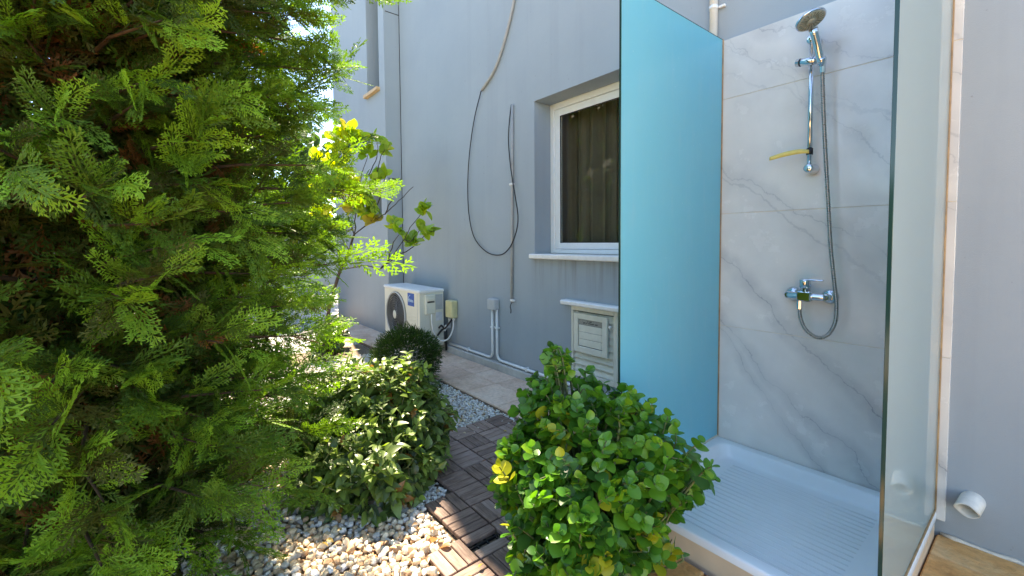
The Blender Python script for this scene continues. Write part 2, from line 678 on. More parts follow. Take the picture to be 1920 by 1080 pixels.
def smooth_path(pts, per=8):
    """Catmull-Rom through pts"""
    P = [Vector(p) for p in pts]
    P = [P[0] * 2 - P[1]] + P + [P[-1] * 2 - P[-2]]
    out = []
    for i in range(1, len(P) - 2):
        a, b, c, d = P[i - 1], P[i], P[i + 1], P[i + 2]
        for k in range(per):
            t = k / per
            out.append(0.5 * ((2 * b) + (c - a) * t + (2 * a - 5 * b + 4 * c - d) * t * t + (3 * b - a - 3 * c + d) * t ** 3))
    out.append(P[-2])
    return out


def np_mesh(name, V, T, Cc=None, smooth=False):
    """triangle mesh from arrays with an optional point colour attribute 'col'"""
    me = bpy.data.meshes.new(name)
    V = np.asarray(V, dtype=np.float32)
    T = np.asarray(T, dtype=np.int32)
    me.vertices.add(len(V))
    me.vertices.foreach_set('co', V.ravel())
    me.loops.add(len(T) * 3)
    me.loops.foreach_set('vertex_index', T.ravel())
    me.polygons.add(len(T))
    me.polygons.foreach_set('loop_start', np.arange(0, len(T) * 3, 3, dtype=np.int32))
    me.polygons.foreach_set('use_smooth', np.full(len(T), smooth, dtype=bool))
    if Cc is not None:
        a = me.attributes.new('col', 'FLOAT_COLOR', 'POINT')
        c4 = np.ones((len(V), 4), dtype=np.float32)
        c4[:, :3] = Cc
        a.data.foreach_set('color', c4.ravel())
    me.update()
    me.validate()
    return me


def scatter(templates, tints, insts, off):
    """join instances (template, tint, 4x4) to arrays"""
    Vs, Ts, Cs, n = [], [], [], 0
    by = {}
    for ti, tn, mt in insts:
        by.setdefault((ti, tn), []).append(mt)
    for (ti, tn), ms in by.items():
        v, t, w = templates[ti]
        A = np.array(ms)
        W = np.einsum('nij,vj->nvi', A[:, :3, :3], v) + A[:, None, :3, 3] - np.array(off)
        k, nv = len(ms), len(v)
        Vs.append(W.reshape(-1, 3))
        Ts.append((t[None] + (n + np.arange(k) * nv)[:, None, None]).reshape(-1, 3))
        Cs.append(np.tile(tint_cols(w, tints[tn]), (k, 1)))
        n += k * nv
    return np.concatenate(Vs), np.concatenate(Ts), np.concatenate(Cs)


def tint_cols(w, tint):
    """w 0..1 blends from the first to the second colour of the tint"""
    a, b = np.array(tint[0]), np.array(tint[1])
    return a[None] * (1 - w[:, None]) + b[None] * w[:, None]


def frame(p, x, zhint, s):
    """matrix with local x along x, local z near zhint"""
    x = np.asarray(x, float)
    x = x / np.linalg.norm(x)
    z = np.asarray(zhint, float)
    z = z - x * z.dot(x)
    nz = np.linalg.norm(z)
    if nz < 1e-4:
        z = np.cross(x, [0.3, 0.9, 0.2])
        nz = np.linalg.norm(z)
    z = z / nz
    y = np.cross(z, x)
    m = np.eye(4)
    m[:3, 0], m[:3, 1], m[:3, 2], m[:3, 3] = x * s, y * s, z * s, p
    return m


def grow(plant_part, name, templates, tints, insts, scores, mat, keep, smooth):
    """the `keep` best-scored instances become children of plant_part sharing meshes, the rest one joined mesh"""
    root = ROOT[plant_part.name]
    order = np.argsort(-np.asarray(scores))
    chosen = set(order[:keep].tolist())
    cache = {}
    for i in order[:keep]:
        ti, tn, mt = insts[i]
        if (ti, tn) not in cache:
            v, t, w = templates[ti]
            me = np_mesh(name, v, t, tint_cols(w, tints[tn]), smooth)
            me.materials.append(M[mat])
            cache[(ti, tn)] = me
        o = bpy.data.objects.new(name, cache[(ti, tn)])
        COL.objects.link(o)
        o.parent = plant_part
        mm = np.array(mt)
        mm[:3, 3] -= np.array(root)
        o.matrix_local = Matrix(mm.tolist())
    return [insts[i] for i in range(len(insts)) if i not in chosen]


def in_view_score(p, normal=None):
    d = Vector(p) - CAM
    z = d.dot(Fv)
    if z < 0.15:
        return -5.0
    x, y = d.dot(R2) / z, d.dot(U2) / z
    pen = max(0, abs(x) - 1.15) * 4 + max(0, y - 0.58) * 4 + max(0, -0.70 - y) * 4
    return -d.length - pen * 2


# ------------------------------------------------------------------ ground
WY = 2.42          # face of the house wall
struct('ground', MB().quad((-60, -60, 0), (60, -60, 0), (60, 60, 0), (-60, 60, 0)), 'far_gravel')
struct('planting_bed', MB().quad((-5.2, -1.9, 0.004), (-0.96, -1.9, 0.004), (-0.96, 1.83, 0.004), (-5.2, 1.83, 0.004)), 'soil')


def paved(name, x0, x1, y0, y1, cell, mat, jmat, seed, top=0.04):
    """ashlar paving: a joint bed with separate stones on it"""
    rnd = random.Random(seed)
    bed = struct(name, MB().box(x0, x1, y0, y1, -0.02, top - 0.010), jmat)
    xs = x0
    j = 0.008
    col = 0
    while xs < x1 - 0.02:
        wdt = min(cell * rnd.uniform(0.75, 1.25), x1 - xs)
        if x1 - xs - wdt < cell * 0.4:
            wdt = x1 - xs
        ys = y0
        while ys < y1 - 0.02:
            h = min(cell * rnd.choice((0.62, 0.9, 1.3)), y1 - ys)
            if y1 - ys - h < cell * 0.35:
                h = y1 - ys
            mb = MB().box(xs + j / 2, xs + wdt - j / 2, ys + j / 2, ys + h - j / 2, top - 0.02, top + rnd.uniform(-0.0015, 0.0025), 0.005)
            part('paving_stone', mb, mat, bed)
            ys += h
        xs += wdt
    return bed


paved('side_path', -7.4, -1.19, 1.84, 2.375, 0.34, 'paver_pink', 'paver_pink_joint', 3)
paved('patio', -0.275, 2.2, 0.6, 2.41, 0.33, 'paver_tan', 'paver_tan_joint', 9, 0.030)
paved('front_paving', -1.0, -0.28, 0.75, 1.50, 0.30, 'paver_tan', 'paver_tan_joint', 14, 0.020)


struct('bounce_ground', MB().quad((-0.95, -6, 0.010), (6, -6, 0.010), (6, 0.59, 0.010), (-0.95, 0.59, 0.010)), 'paver_tan')  # unseen tan ground, added to bounce warm light onto wall and tiles


# ------------------------------------------------------------------ house
def holed(x0, x1, z0, z1, y, thick, holes):
    """wall slab facing -y with rectangular openings"""
    mb = MB()
    xs = sorted({x0, x1, *[h[0] for h in holes], *[h[1] for h in holes]})
    zs = sorted({z0, z1, *[h[2] for h in holes], *[h[3] for h in holes]})
    inh = lambda x, z: any(h[0] < x < h[1] and h[2] < z < h[3] for h in holes)
    for i in range(len(xs) - 1):
        for k in range(len(zs) - 1):
            a, b, c, d = xs[i], xs[i + 1], zs[k], zs[k + 1]
            if not inh((a + b) / 2, (c + d) / 2):
                mb.quad((a, y, c), (b, y, c), (b, y, d), (a, y, d))
                mb.quad((a, y + thick, c), (a, y + thick, d), (b, y + thick, d), (b, y + thick, c))
    for a, b, c, d in holes:
        e = y + thick
        mb.quad((a, y, c), (a, e, c), (b, e, c), (b, y, c))
        mb.quad((a, y, d), (b, y, d), (b, e, d), (a, e, d))
        mb.quad((a, y, c), (a, y, d), (a, e, d), (a, e, c))
        mb.quad((b, y, c), (b, e, c), (b, e, d), (b, y, d))
    for s in (x0, x1):
        q = [(s, y, z0), (s, y + thick, z0), (s, y + thick, z1), (s, y, z1)]
        mb.quad(*(q[::-1] if s == x0 else q))
    mb.quad((x0, y, z1), (x1, y, z1), (x1, y + thick, z1), (x0, y + thick, z1))
    return mb


HH = 8.6
house = thing('house', 'pale grey rendered house with deep set window and projecting side wing', 'house', (-2.0, WY, 0))
WIN = (-2.71, -1.24, 1.10, 2.358)
HAT = (-2.30, -1.50, 0.20, 0.735)
part('wall', holed(-5.23, 4.0, 0.0, HH, WY, 0.32, [WIN, HAT]), 'wall', house)
WWY = 2.22
WH = [(-5.80, -5.40, 3.16, 4.6), (-5.80, -5.40, 1.56, 1.93)]
part('wing_wall', holed(-7.25, -5.23, 0.0, HH, WWY, 0.30, WH), 'wall', house)
shell = MB()
shell.quad((-7.25, WWY + 0.30, 0), (-7.25, 9, 0), (-7.25, 9, HH), (-7.25, WWY + 0.30, HH))
shell.quad((-7.25, 9, 0), (4, 9, 0), (4, 9, HH), (-7.25, 9, HH))
shell.quad((4, 9, 0), (4, WY + 0.32, 0), (4, WY + 0.32, HH), (4, 9, HH))
part('rear_wall', shell, 'wall', house)
part('roof', MB().quad((-7.25, WWY, HH + 0.002), (4, WWY + 0.2, HH + 0.002), (4, 9, HH + 0.002), (-7.25, 9, HH + 0.002)), 'roof_white', house)
part('plinth', MB().box(-5.226, -1.19, WY - 0.045, WY + 0.01, 0.0, 0.105, 0.006), 'plinth', house)
part('expansion_joint', MB().box(-5.227, -5.217, WY - 0.004, WY + 0.01, 0.05, HH - 0.05), 'black_rubber', house)
for z in (2.013, 4.038):
    part('render_groove', MB().box(-5.24, -5.227, WWY + 0.02, WY - 0.004, z - 0.004, z + 0.004), 'black_rubber', house)
for a, b, c, d in WH:
    w = part('window', MB().box(a - 0.01, b + 0.01, WWY + 0.24, WWY + 0.27, c - 0.01, d + 0.01), 'ac_grille', house)
    part('pane', MB().box(a + 0.04, b - 0.04, WWY + 0.225, WWY + 0.238, c + 0.04, d - 0.04), 'window_glass', w)
part('window_sill', MB().box(-5.83, -5.38, WWY - 0.05, WWY + 0.22, 3.12, 3.165, 0.004), 'tan_sill', house)

# main window: frame, sash, pane, sill
x0, x1, z0, z1 = WIN
fy = 2.60
fr = MB()
for a, b, c, d in ((x0, x0 + 0.045, z0 + 0.016, z1), (x1 - 0.045, x1, z0 + 0.016, z1), (x0 + 0.045, x1 - 0.045, z1 - 0.05, z1), (x0 + 0.045, x1 - 0.045, z0 + 0.016, z0 + 0.05)):
    fr.box(a, b, fy, fy + 0.08, c, d, 0.003)
win = part('window', fr, 'aluminium', house, label='white framed window with dark curtained glass')
mid = -1.90
for k, (a, b, yy) in enumerate(((x0 + 0.047, mid + 0.03, fy + 0.008), (mid - 0.03, x1 - 0.047, fy + 0.044))):
    sb = MB()
    lo, hi = z0 + 0.053, z1 - 0.053
    for q in ((a, a + 0.058, lo, hi), (b - 0.058, b, lo, hi), (a + 0.058, b - 0.058, hi - 0.055, hi), (a + 0.058, b - 0.058, lo, lo + 0.05)):
        sb.box(q[0], q[1], yy, yy + 0.03, q[2], q[3], 0.002)
    part('sash', sb, 'aluminium', win)
    part('pane', MB().box(a + 0.055, b - 0.055, yy + 0.013, yy + 0.018, lo + 0.048, hi - 0.053), 'window_glass', win)
    gk = MB()
    gx0, gx1, gz0, gz1 = a + 0.058, b - 0.058, lo + 0.05, hi - 0.055
    for q in ((gx0, gx0 + 0.005, gz0, gz1), (gx1 - 0.005, gx1, gz0, gz1), (gx0 + 0.005, gx1 - 0.005, gz0, gz0 + 0.005), (gx0 + 0.005, gx1 - 0.005, gz1 - 0.005, gz1)):
        gk.box(q[0], q[1], yy + 0.003, yy + 0.0125, q[2], q[3])
    part('gasket', gk, 'black_rubber', win)
part('sill', MB().box(x0 - 0.03, x1 + 0.03, WY - 0.045, fy - 0.002, z0 - 0.024, z0 + 0.014, 0.006), 'sill_stone', win)
# room behind
rm = MB()
rm.box(-3.4, -0.7, 2.742, 3.8, 0.75, 2.7)
rm.f = [f for i, f in enumerate(rm.f) if i != 2]
rm.s = rm.s[:5]
part('room', rm, 'interior', house)
cm = MB()
N = 180
pr = []
for i in range(N + 1):
    u = i / N
    xx = -2.78 + 1.62 * u
    ph = u * 2 * math.pi * 11.5
    pr.append((xx + 0.012 * math.sin(2 * ph), 2.80 + 0.030 * math.sin(ph) + 0.012 * math.sin(2.3 * ph + 1)))
for i in range(N):
    (ax, ay), (bx, by) = pr[i], pr[i + 1]
    cm.quad((ax, ay, 0.82), (bx, by, 0.82), (bx, by, 2.5), (ax, ay, 2.5), True)
solo('curtain', cm, 'curtain', 'dark pleated curtain hanging behind the window glass', 'curtain', (-2.05, 2.86, 0.82))

# ------------------------------------------------------------------ service hatch with stone ledge
ha = thing('service_hatch', 'cream louvred service hatch under a white ledge beside the shower', 'hatch', (-1.9, WY, 0.2))
part('ledge', MB().box(-2.36, -1.44, WY - 0.065, WY + 0.02, 0.74, 0.775, 0.008), 'sill_stone', ha)
hy = WY - 0.004
fb = MB()
hx0, hx1, hz0, hz1 = HAT
for a, b, c, d in ((-2.296, -2.278, 0.205, 0.733), (-1.897, -1.862, 0.205, 0.733), (-1.522, -1.504, 0.205, 0.733), (-2.278, -1.897, 0.700, 0.733), (-1.862, -1.522, 0.700, 0.733), (-2.278, -1.897, 0.205, 0.24), (-1.862, -1.522, 0.205, 0.24)):
    fb.box(a, b, hy, hy + 0.05, c, d, 0.002)
part('frame', fb, 'hatch_cream', ha)
part('back_panel', MB().box(-2.298, -1.502, WY + 0.06, WY + 0.07, 0.202, 0.734), 'ac_grille', ha)
for bay, (a, b) in enumerate(((-2.277, -1.898), (-1.861, -1.523))):
    zz = 0.245
    while zz < 0.69:
        mb = MB()
        mb.v = [(a, hy + 0.012, zz), (b, hy + 0.012, zz), (b, hy + 0.030, zz + 0.047), (a, hy + 0.030, zz + 0.047), (a, hy + 0.020, zz), (b, hy + 0.020, zz), (b, hy + 0.038, zz + 0.047), (a, hy + 0.038, zz + 0.047)]
        mb.f = [(0, 1, 2, 3), (4, 7, 6, 5), (0, 4, 5, 1), (3, 2, 6, 7), (0, 3, 7, 4), (1, 5, 6, 2)]
        mb.s = [False] * 6
        part('slat', mb, 'hatch_cream', ha)
        zz += 0.0495
dr = MB()
dx0, dx1, dz0, dz1 = -2.262, -1.945, 0.395, 0.683
for a, b, c, d in ((dx0, dx0 + 0.045, dz0, dz1), (dx1 - 0.045, dx1, dz0, dz1), (dx0 + 0.045, dx1 - 0.045, dz1 - 0.04, dz1), (dx0 + 0.045, dx1 - 0.045, dz0, dz0 + 0.045)):
    dr.box(a, b, hy - 0.012, hy + 0.008, c, d, 0.003)
door = part('door', dr, 'hatch_cream', ha)
part('door_gap', MB().box(dx0 + 0.045, dx1 - 0.045, hy + 0.000, hy + 0.003, dz0 + 0.045, dz1 - 0.04), 'print_black', door)
for k in range(3):
    zb = dz0 + 0.050 + k * 0.0525
    part('door_slat', MB().box(dx0 + 0.050, dx1 - 0.050, hy - 0.007, hy - 0.001, zb, zb + 0.0505, 0.002), 'hatch_cream', door)
part('label_plate', MB().box(dx0 + 0.050, dx1 - 0.050, hy - 0.007, hy - 0.001, dz1 - 0.080, dz1 - 0.042), 'label_grey', door)
lab = MB()
rl = random.Random(5)
for row, (u0, u1) in enumerate(((0.40, 0.60), (0.20, 0.82))):
    u = u0
    zc = dz1 - 0.0525 - row * 0.013
    while u < u1:
        wv = rl.uniform(0.022, 0.034)
        xx = dx0 + 0.05 + u * (dx1 - dx0 - 0.10)
        if rl.random() < 0.88:
            lab.box(xx, xx + wv * 0.21, hy - 0.0078, hy - 0.0072, zc - rl.uniform(0.003, 0.005), zc + rl.uniform(0.003, 0.005))
        u += wv + 0.010
part('print', lab, 'print_black', door)
part('knob', MB().lathe((-1.922, hy, 0.62), (0, -1, 0), [(0, 0.012), (0.012, 0.012), (0.016, 0.008)], 12), 'white_plastic', door)

# ------------------------------------------------------------------ air conditioner
ac = thing('air_conditioner', 'cream outdoor air conditioning unit with round dark fan grille and blue badge', 'air conditioner', (-4.57, 2.22, 0.04))
ax0, ax1, ay0, ay1, az0, az1 = -5.02, -4.12, 2.08, 2.36, 0.11, 0.695
fc = Vector((-4.70, ay0, 0.40))
fr_ = 0.262
# front with a round opening: a ring of quads from the circle to the rectangle
sh = MB()
n = 48
circ, rect = [], []
fx1 = -4.42
for k in range(n):
    a = 2 * math.pi * k / n
    c, s = math.cos(a), math.sin(a)
    circ.append((fc.x + fr_ * c, ay0, fc.z + fr_ * s))
    sc_ = min(((fx1 if c > 0 else ax0 + 0.0) - fc.x) / c if abs(c) > 1e-6 else 9, ((az1 if s > 0 else az0) - fc.z) / s if abs(s) > 1e-6 else 9)
    rect.append((fc.x + sc_ * c, ay0, fc.z + sc_ * s))
for k in range(n):
    j = (k + 1) % n
    sh.quad(circ[k], circ[j], rect[j], rect[k])
    sh.quad(circ[j], circ[k], (circ[k][0], ay0 + 0.05, circ[k][2]), (circ[j][0], ay0 + 0.05, circ[j][2]))
for cx, cz in ((ax0, az0), (ax0, az1), (fx1, az0), (fx1, az1)):
    near = sorted(range(n), key=lambda k: (rect[k][0] - cx) ** 2 + (rect[k][2] - cz) ** 2)[:2]
    i, j = sorted(near)
    if j - i > 1:
        i, j = j, i
    sh.v += [rect[i], rect[j], (cx, ay0, cz)]
    m0 = len(sh.v)
    sh.f.append((m0 - 3, m0 - 2, m0 - 1))
    sh.s.append(False)
sh.quad((fx1, ay0, az0), (ax1, ay0, az0), (ax1, ay0, az1), (fx1, ay0, az1))
sh.quad((ax1, ay0, az0), (ax1, ay1, az0), (ax1, ay1, az1), (ax1, ay0, az1))
sh.quad((ax0, ay1, az0), (ax0, ay0, az0), (ax0, ay0, az1), (ax0, ay1, az1))
sh.quad((ax1, ay1, az0), (ax0, ay1, az0), (ax0, ay1, az1), (ax1, ay1, az1))
sh.quad((ax0, ay1, az0), (ax1, ay1, az0), (ax1, ay0, az0), (ax0, ay0, az0))
casing = part('casing', sh, 'ac_shell', ac)
part('lid', MB().box(ax0 - 0.012, ax1 + 0.012, ay0 - 0.012, ay1 + 0.008, az1 - 0.012, az1 + 0.022, 0.010), 'ac_top', ac)
part('seam', MB().box(ax1 - 0.055, ax1 - 0.051, ay0 - 0.0015, ay0 + 0.004, az0 + 0.01, az1 - 0.02), 'grey_box', casing)
for k in range(7):
    part('vent_rib', MB().box(fx1 + 0.02, fx1 + 0.20, ay0 - 0.005, ay0 + 0.004, 0.42 - k * 0.036, 0.428 - k * 0.036, 0.0015), 'ac_shell', casing)
fan = part('fan_guard', MB().lathe((fc.x, ay0 + 0.045, fc.z), (0, -1, 0), [(0, 0.255), (0.002, 0.255)], 40), 'black_rubber', ac)
for k in range(9):
    rr = 0.052 + k * 0.0247
    ring = [(fc.x + rr * math.cos(a), ay0 - 0.008 - 0.012 * (1 - (rr / 0.26) ** 2), fc.z + rr * math.sin(a)) for a in np.linspace(0, 2 * math.pi, 41)]
    part('guard_ring', MB().tube(ring, 0.0052 if k < 8 else 0.010, 5, False), 'grey_box' if k == 8 else 'ac_fan', fan)
for k in range(12):
    a = k * math.pi / 6 + 0.1
    sp = [(fc.x + r * math.cos(a + 0.9 * r), ay0 - 0.004 - 0.012 * (1 - (r / 0.26) ** 2), fc.z + r * math.sin(a + 0.9 * r)) for r in (0.05, 0.12, 0.19, 0.255)]
    part('guard_spoke', MB().tube(sp, 0.003, 4, False), 'ac_fan', fan)
part('hub_cap', MB().lathe((fc.x, ay0 - 0.012, fc.z), (0, -1, 0), [(0, 0.052), (0.008, 0.05), (0.014, 0.03), (0.015, 0.001)], 24), 'ac_shell', fan)
for k in range(3):
    b0 = k * 2 * math.pi / 3
    bl = MB()
    for i in range(6):
        a = b0 + i * 0.16
        r0, r1 = 0.06, 0.235
        y0_, y1_ = ay0 + 0.035 - i * 0.005, ay0 + 0.035 - (i + 1) * 0.005
        a2 = a + 0.16
        bl.quad((fc.x + r0 * math.cos(a), y0_, fc.z + r0 * math.sin(a)), (fc.x + r1 * math.cos(a), y0_, fc.z + r1 * math.sin(a)), (fc.x + r1 * math.cos(a2), y1_, fc.z + r1 * math.sin(a2)), (fc.x + r0 * math.cos(a2), y1_, fc.z + r0 * math.sin(a2)), True)
    part('fan_blade', bl, 'ac_fan', fan)
badge = part('badge', MB().box(-4.395, -4.245, ay0 - 0.004, ay0 + 0.001, 0.535, 0.672, 0.0012), 'badge_blue', ac)


def text_part(body, size, mat, parent, loc, rot, ext=0.0006):
    cu = bpy.data.curves.new('lettering', 'FONT')
    cu.body, cu.size, cu.extrude = body, size, ext
    cu.align_x = 'CENTER'
    tmp = bpy.data.objects.new('lettering', cu)
    COL.objects.link(tmp)
    bpy.context.view_layer.update()
    me = bpy.data.meshes.new_from_object(tmp.evaluated_get(bpy.context.evaluated_depsgraph_get()))
    bpy.data.objects.remove(tmp)
    mt = Matrix.Translation(Vector(loc) - ROOT[parent.name]) @ rot
    me.transform(mt)
    me.name = 'lettering'
    return part('lettering', me, mat, parent)


RX = Matrix.Rotation(math.pi / 2, 4, 'X')
text_part('Midea', 0.052, 'badge_white', badge, (-4.32, ay0 - 0.0045, 0.578), RX)
arc = [(-4.32 + 0.052 * math.cos(a), ay0 - 0.005, 0.602 + 0.048 * math.sin(a)) for a in np.linspace(0.5 * math.pi, 1.25 * math.pi, 14)]
part('swoosh', MB().tube(arc, [0.001 + 0.003 * math.sin(math.pi * i / 13) for i in range(14)], 5), 'badge_white', badge)
vc = part('valve_cover', MB().box(ax1 - 0.003, ax1 + 0.028, ay0 + 0.055, ay0 + 0.175, 0.46, 0.665, 0.008), 'ac_shell', ac)
part('handle_recess', MB().box(ax1 + 0.0275, ax1 + 0.042, ay0 + 0.07, ay0 + 0.16, 0.60, 0.635, 0.006), 'ac_shell', vc)
part('handle_shade_strip', MB().box(ax1 + 0.0275, ax1 + 0.034, ay0 + 0.075, ay0 + 0.155, 0.582, 0.598), 'ac_grille', vc)  # dark strip standing in for the shade under the handle
part('side_panel', MB().box(ax1 - 0.003, ax1 + 0.004, ay0 + 0.185, ay1 - 0.01, 0.50, 0.66, 0.002), 'grey_box', ac)
part('rating_label', MB().box(ax1 - 0.003, ax1 + 0.002, ay0 + 0.185, ay1 - 0.02, 0.38, 0.47), 'sticker', ac)
for px in (-4.9, -4.25):
    part('foot', MB().box(px - 0.03, px + 0.03, ay0 + 0.0, ay1 - 0.0, 0.03, az0 + 0.004, 0.004), 'grey_box', ac)

# wiring from the unit
pw = smooth_path([(-4.09, 2.20, 0.462), (-4.085, 2.20, 0.36), (-4.07, 2.22, 0.25), (-4.03, 2.27, 0.185), (-3.98, 2.33, 0.20), (-3.955, 2.375, 0.30), (-3.955, 2.385, 0.395)], 7)
solo('power_cable', MB().tube(pw, 0.0085, 8), 'conduit', 'light grey flexible cable looping from the air conditioner to the yellow box', 'cable', (-4.0, 2.3, 0.19))
bc = smooth_path([(-4.115, 2.30, 0.30), (-4.08, 2.31, 0.33), (-4.05, 2.33, 0.30), (-4.02, 2.36, 0.35), (-3.985, 2.385, 0.40)], 6)
bw = thing('refrigerant_line', 'black insulated pipe bundle taped beside the air conditioner', 'pipe', (-4.06, 2.34, 0.0))
part('hose', MB().tube(bc, 0.010, 8), 'black_cable', bw)
part('hose', MB().tube(smooth_path([(-4.115, 2.28, 0.22), (-4.08, 2.31, 0.28), (-4.06, 2.34, 0.30)], 6), 0.011, 8), 'black_cable', bw)
part('riser', MB().tube([(-4.065, 2.355, 0.06), (-4.065, 2.355, 0.31)], 0.012, 8), 'black_cable', bw)
part('duct', MB().tube([(-4.055, 2.395, 0.30), (-4.055, 2.395, 0.60)], 0.014, 10), 'conduit', bw)
part('tape', MB().tube(smooth_path([(-4.075, 2.345, 0.275), (-4.055, 2.35, 0.315), (-4.035, 2.36, 0.325)], 4), 0.019, 8), 'white_plastic', bw)
yb = thing('isolator_box', 'yellowed plastic isolator box with louvred side on the wall', 'electrical box', (-3.99, WY, 0.41))
part('body', MB().box(-4.06, -3.925, WY - 0.075, WY, 0.42, 0.60, 0.008), 'yellow_box', yb)
for k in range(2):
    mb = MB()
    zz = 0.475 + k * 0.03
    mb.tube([(-4.062, WY - 0.062, zz + 0.03), (-4.062, WY - 0.02, zz - 0.005)], 0.004, 5)
    part('vent_slot', mb, 'print_black', yb)
part('gland', MB().tube([(-3.955, WY - 0.034, 0.395), (-3.955, WY - 0.034, 0.425)], 0.014, 10), 'white_plastic', yb)

# ------------------------------------------------------------------ conduits on the wall
jb = thing('junction_box', 'small grey junction box above two white conduits', 'electrical box', (-3.255, WY, 0.585))
part('body', MB().box(-3.315, -3.20, WY - 0.055, WY, 0.588, 0.69, 0.008), 'grey_box', jb)
part('lid', MB().box(-3.311, -3.204, WY - 0.061, WY - 0.0545, 0.592, 0.686, 0.003), 'grey_box', jb)
cy = WY - 0.02
cz = 0.128
for nm, x, xe, lab_ in (('conduit', -3.285, -4.06, 'white conduit running down from the junction box towards the air conditioner'), ('conduit', -3.215, -1.22, 'white conduit running down from the junction box towards the shower')):
    t_ = thing(nm, lab_, 'conduit', (x, cy, 0.10), 'conduits below the junction box')
    sg = 1 if xe > x else -1
    pts = [(x, cy, 0.60), (x, cy, 0.30), (x, cy, 0.19)] + [(x + sg * 0.062 * (1 - math.cos(a)), cy, cz + 0.062 - 0.062 * math.sin(a)) for a in np.linspace(0.1, math.pi / 2, 7)] + [(x + sg * 0.3, cy, cz), (xe, cy, cz)]
    part('tube', MB().tube(pts, 0.0125, 10), 'conduit', t_)
    for q in ((x, cy, 0.42),):
        part('clip', MB().box(q[0] - 0.018, q[0] + 0.022, cy - 0.016, WY, q[2] - 0.008, q[2] + 0.008, 0.003), 'conduit', t_)
    for k in range(1, 6):
        xx = x + sg * 0.42 * k
        if (xe - xx) * sg > 0.05:
            part('clip', MB().box(xx - 0.01, xx + 0.01, cy - 0.016, WY, cz - 0.016, cz + 0.018, 0.003), 'conduit', t_)
cv = thing('conduit', 'tall thin grey conduit fixed upright beside the window', 'conduit', (-2.99, WY, 0.66))
part('tube', MB().tube([(-2.978, cy + 0.008, 2.392), (-2.985, cy + 0.008, 1.9), (-2.992, cy + 0.008, 1.4), (-3.005, cy + 0.008, 0.68)], 0.0115, 10), 'grey_cable', cv)
for z in (1.715, 0.70):
    part('clip', MB().box(-3.012, -2.965, cy - 0.008, WY, z - 0.009, z + 0.009, 0.003), 'conduit', cv)
part('wire_end', MB().tube(smooth_path([(-3.005, cy + 0.008, 0.685), (-3.012, cy - 0.004, 0.645), (-3.002, cy - 0.004, 0.615), (-3.01, cy, 0.585)], 5), 0.004, 6), 'black_cable', cv)

cab = thing('hanging_cable', 'black cable dropping in a wide loop from a grey sleeve', 'cable', (-3.2, WY - 0.03, 1.09))
cq = [(-2.88, 3.55), (-2.943, 3.262), (-3.064, 2.995), (-3.223, 2.77), (-3.434, 2.637)]
yc = WY - 0.014
part('sleeve', MB().tube(smooth_path([(x, yc, z) for x, z in cq], 6), 0.013, 8), 'grey_cable', cab)
cq2 = [(-3.43, 2.64), (-3.546, 2.414), (-3.635, 2.124), (-3.679, 1.817), (-3.667, 1.5), (-3.577, 1.26), (-3.373, 1.122), (-3.166, 1.096), (-3.011, 1.156), (-2.921, 1.276), (-2.884, 1.412), (-2.918, 1.596), (-2.974, 1.831), (-3.007, 2.112), (-2.99, 2.37), (-2.978, 2.385)]
part('wire', MB().tube(smooth_path([(x, yc - (0.02 if 8 <= i <= 13 else 0.004), z) for i, (x, z) in enumerate(cq2)], 6), 0.0052, 6), 'black_cable', cab)

dp = thing('drain_pipe', 'slim white upright pipe on the wall above the blue panel', 'pipe', (-1.212, WY - 0.03, 2.15))
part('tube', MB().tube([(-1.212, WY - 0.026, 2.16), (-1.212, WY - 0.026, HH - 0.1)], 0.021, 14), 'conduit', dp)
for z in (2.47, 3.6, 4.8):
    part('clip', MB().tube([(-1.212, WY - 0.026, z), (-1.212, WY - 0.026, z + 0.018)], 0.0235, 14), 'white_plastic', dp)
    part('screw_lug', MB().box(-1.19, -1.155, WY - 0.018, WY, z + 0.002, z + 0.016, 0.003), 'white_plastic', dp)
part('wall_hole', MB().box(-1.262, -1.234, WY - 0.0025, WY + 0.01, 2.295, 2.345), 'pipe_inside', dp)

# ------------------------------------------------------------------ shower
TY = 2.403
cl = thing('tile_cladding', 'white marble effect wall tiles with grey veins behind the shower', 'wall tiles', (-0.7, WY, 0.1))
for a, b in ((0.09, 0.7465), (0.7495, 1.3595), (1.3625, 1.9735), (1.9765, 2.289)):
    part('tile', MB().box(-1.165, -0.249, TY, WY + 0.01, a, b, 0.0012), 'marble', cl)
part('grout', MB().box(-1.163, -0.251, TY + 0.0025, WY, 0.095, 2.286), 'silicone_cream', cl)

TX0, TX1, TY0, TY1, TZ = -1.172, -0.272, 1.515, 2.400, 0.125


def rrect(x0, x1, y0, y1, r, z, seg=6):
    out = []
    for cx, cy_, a0 in ((x1 - r, y1 - r, 0), (x0 + r, y1 - r, 90), (x0 + r, y0 + r, 180), (x1 - r, y0 + r, 270)):
        for k in range(seg + 1):
            a = RAD(a0 + 90 * k / seg)
            out.append((cx + r * math.cos(a), cy_ + r * math.sin(a), z))
    return out


def loops(mb, ls, smooth=True, capend=True):
    base = len(mb.v)
    n = len(ls[0])
    for l in ls:
        mb.v += l
    for i in range(len(ls) - 1):
        for k in range(n):
            a, b = base + i * n + k, base + i * n + (k + 1) % n
            mb.f.append((a, b, b + n, a + n))
            mb.s.append(smooth)
    if capend:
        mb.f.append(tuple(base + (len(ls) - 1) * n + k for k in range(n)))
        mb.s.append(False)
    return mb


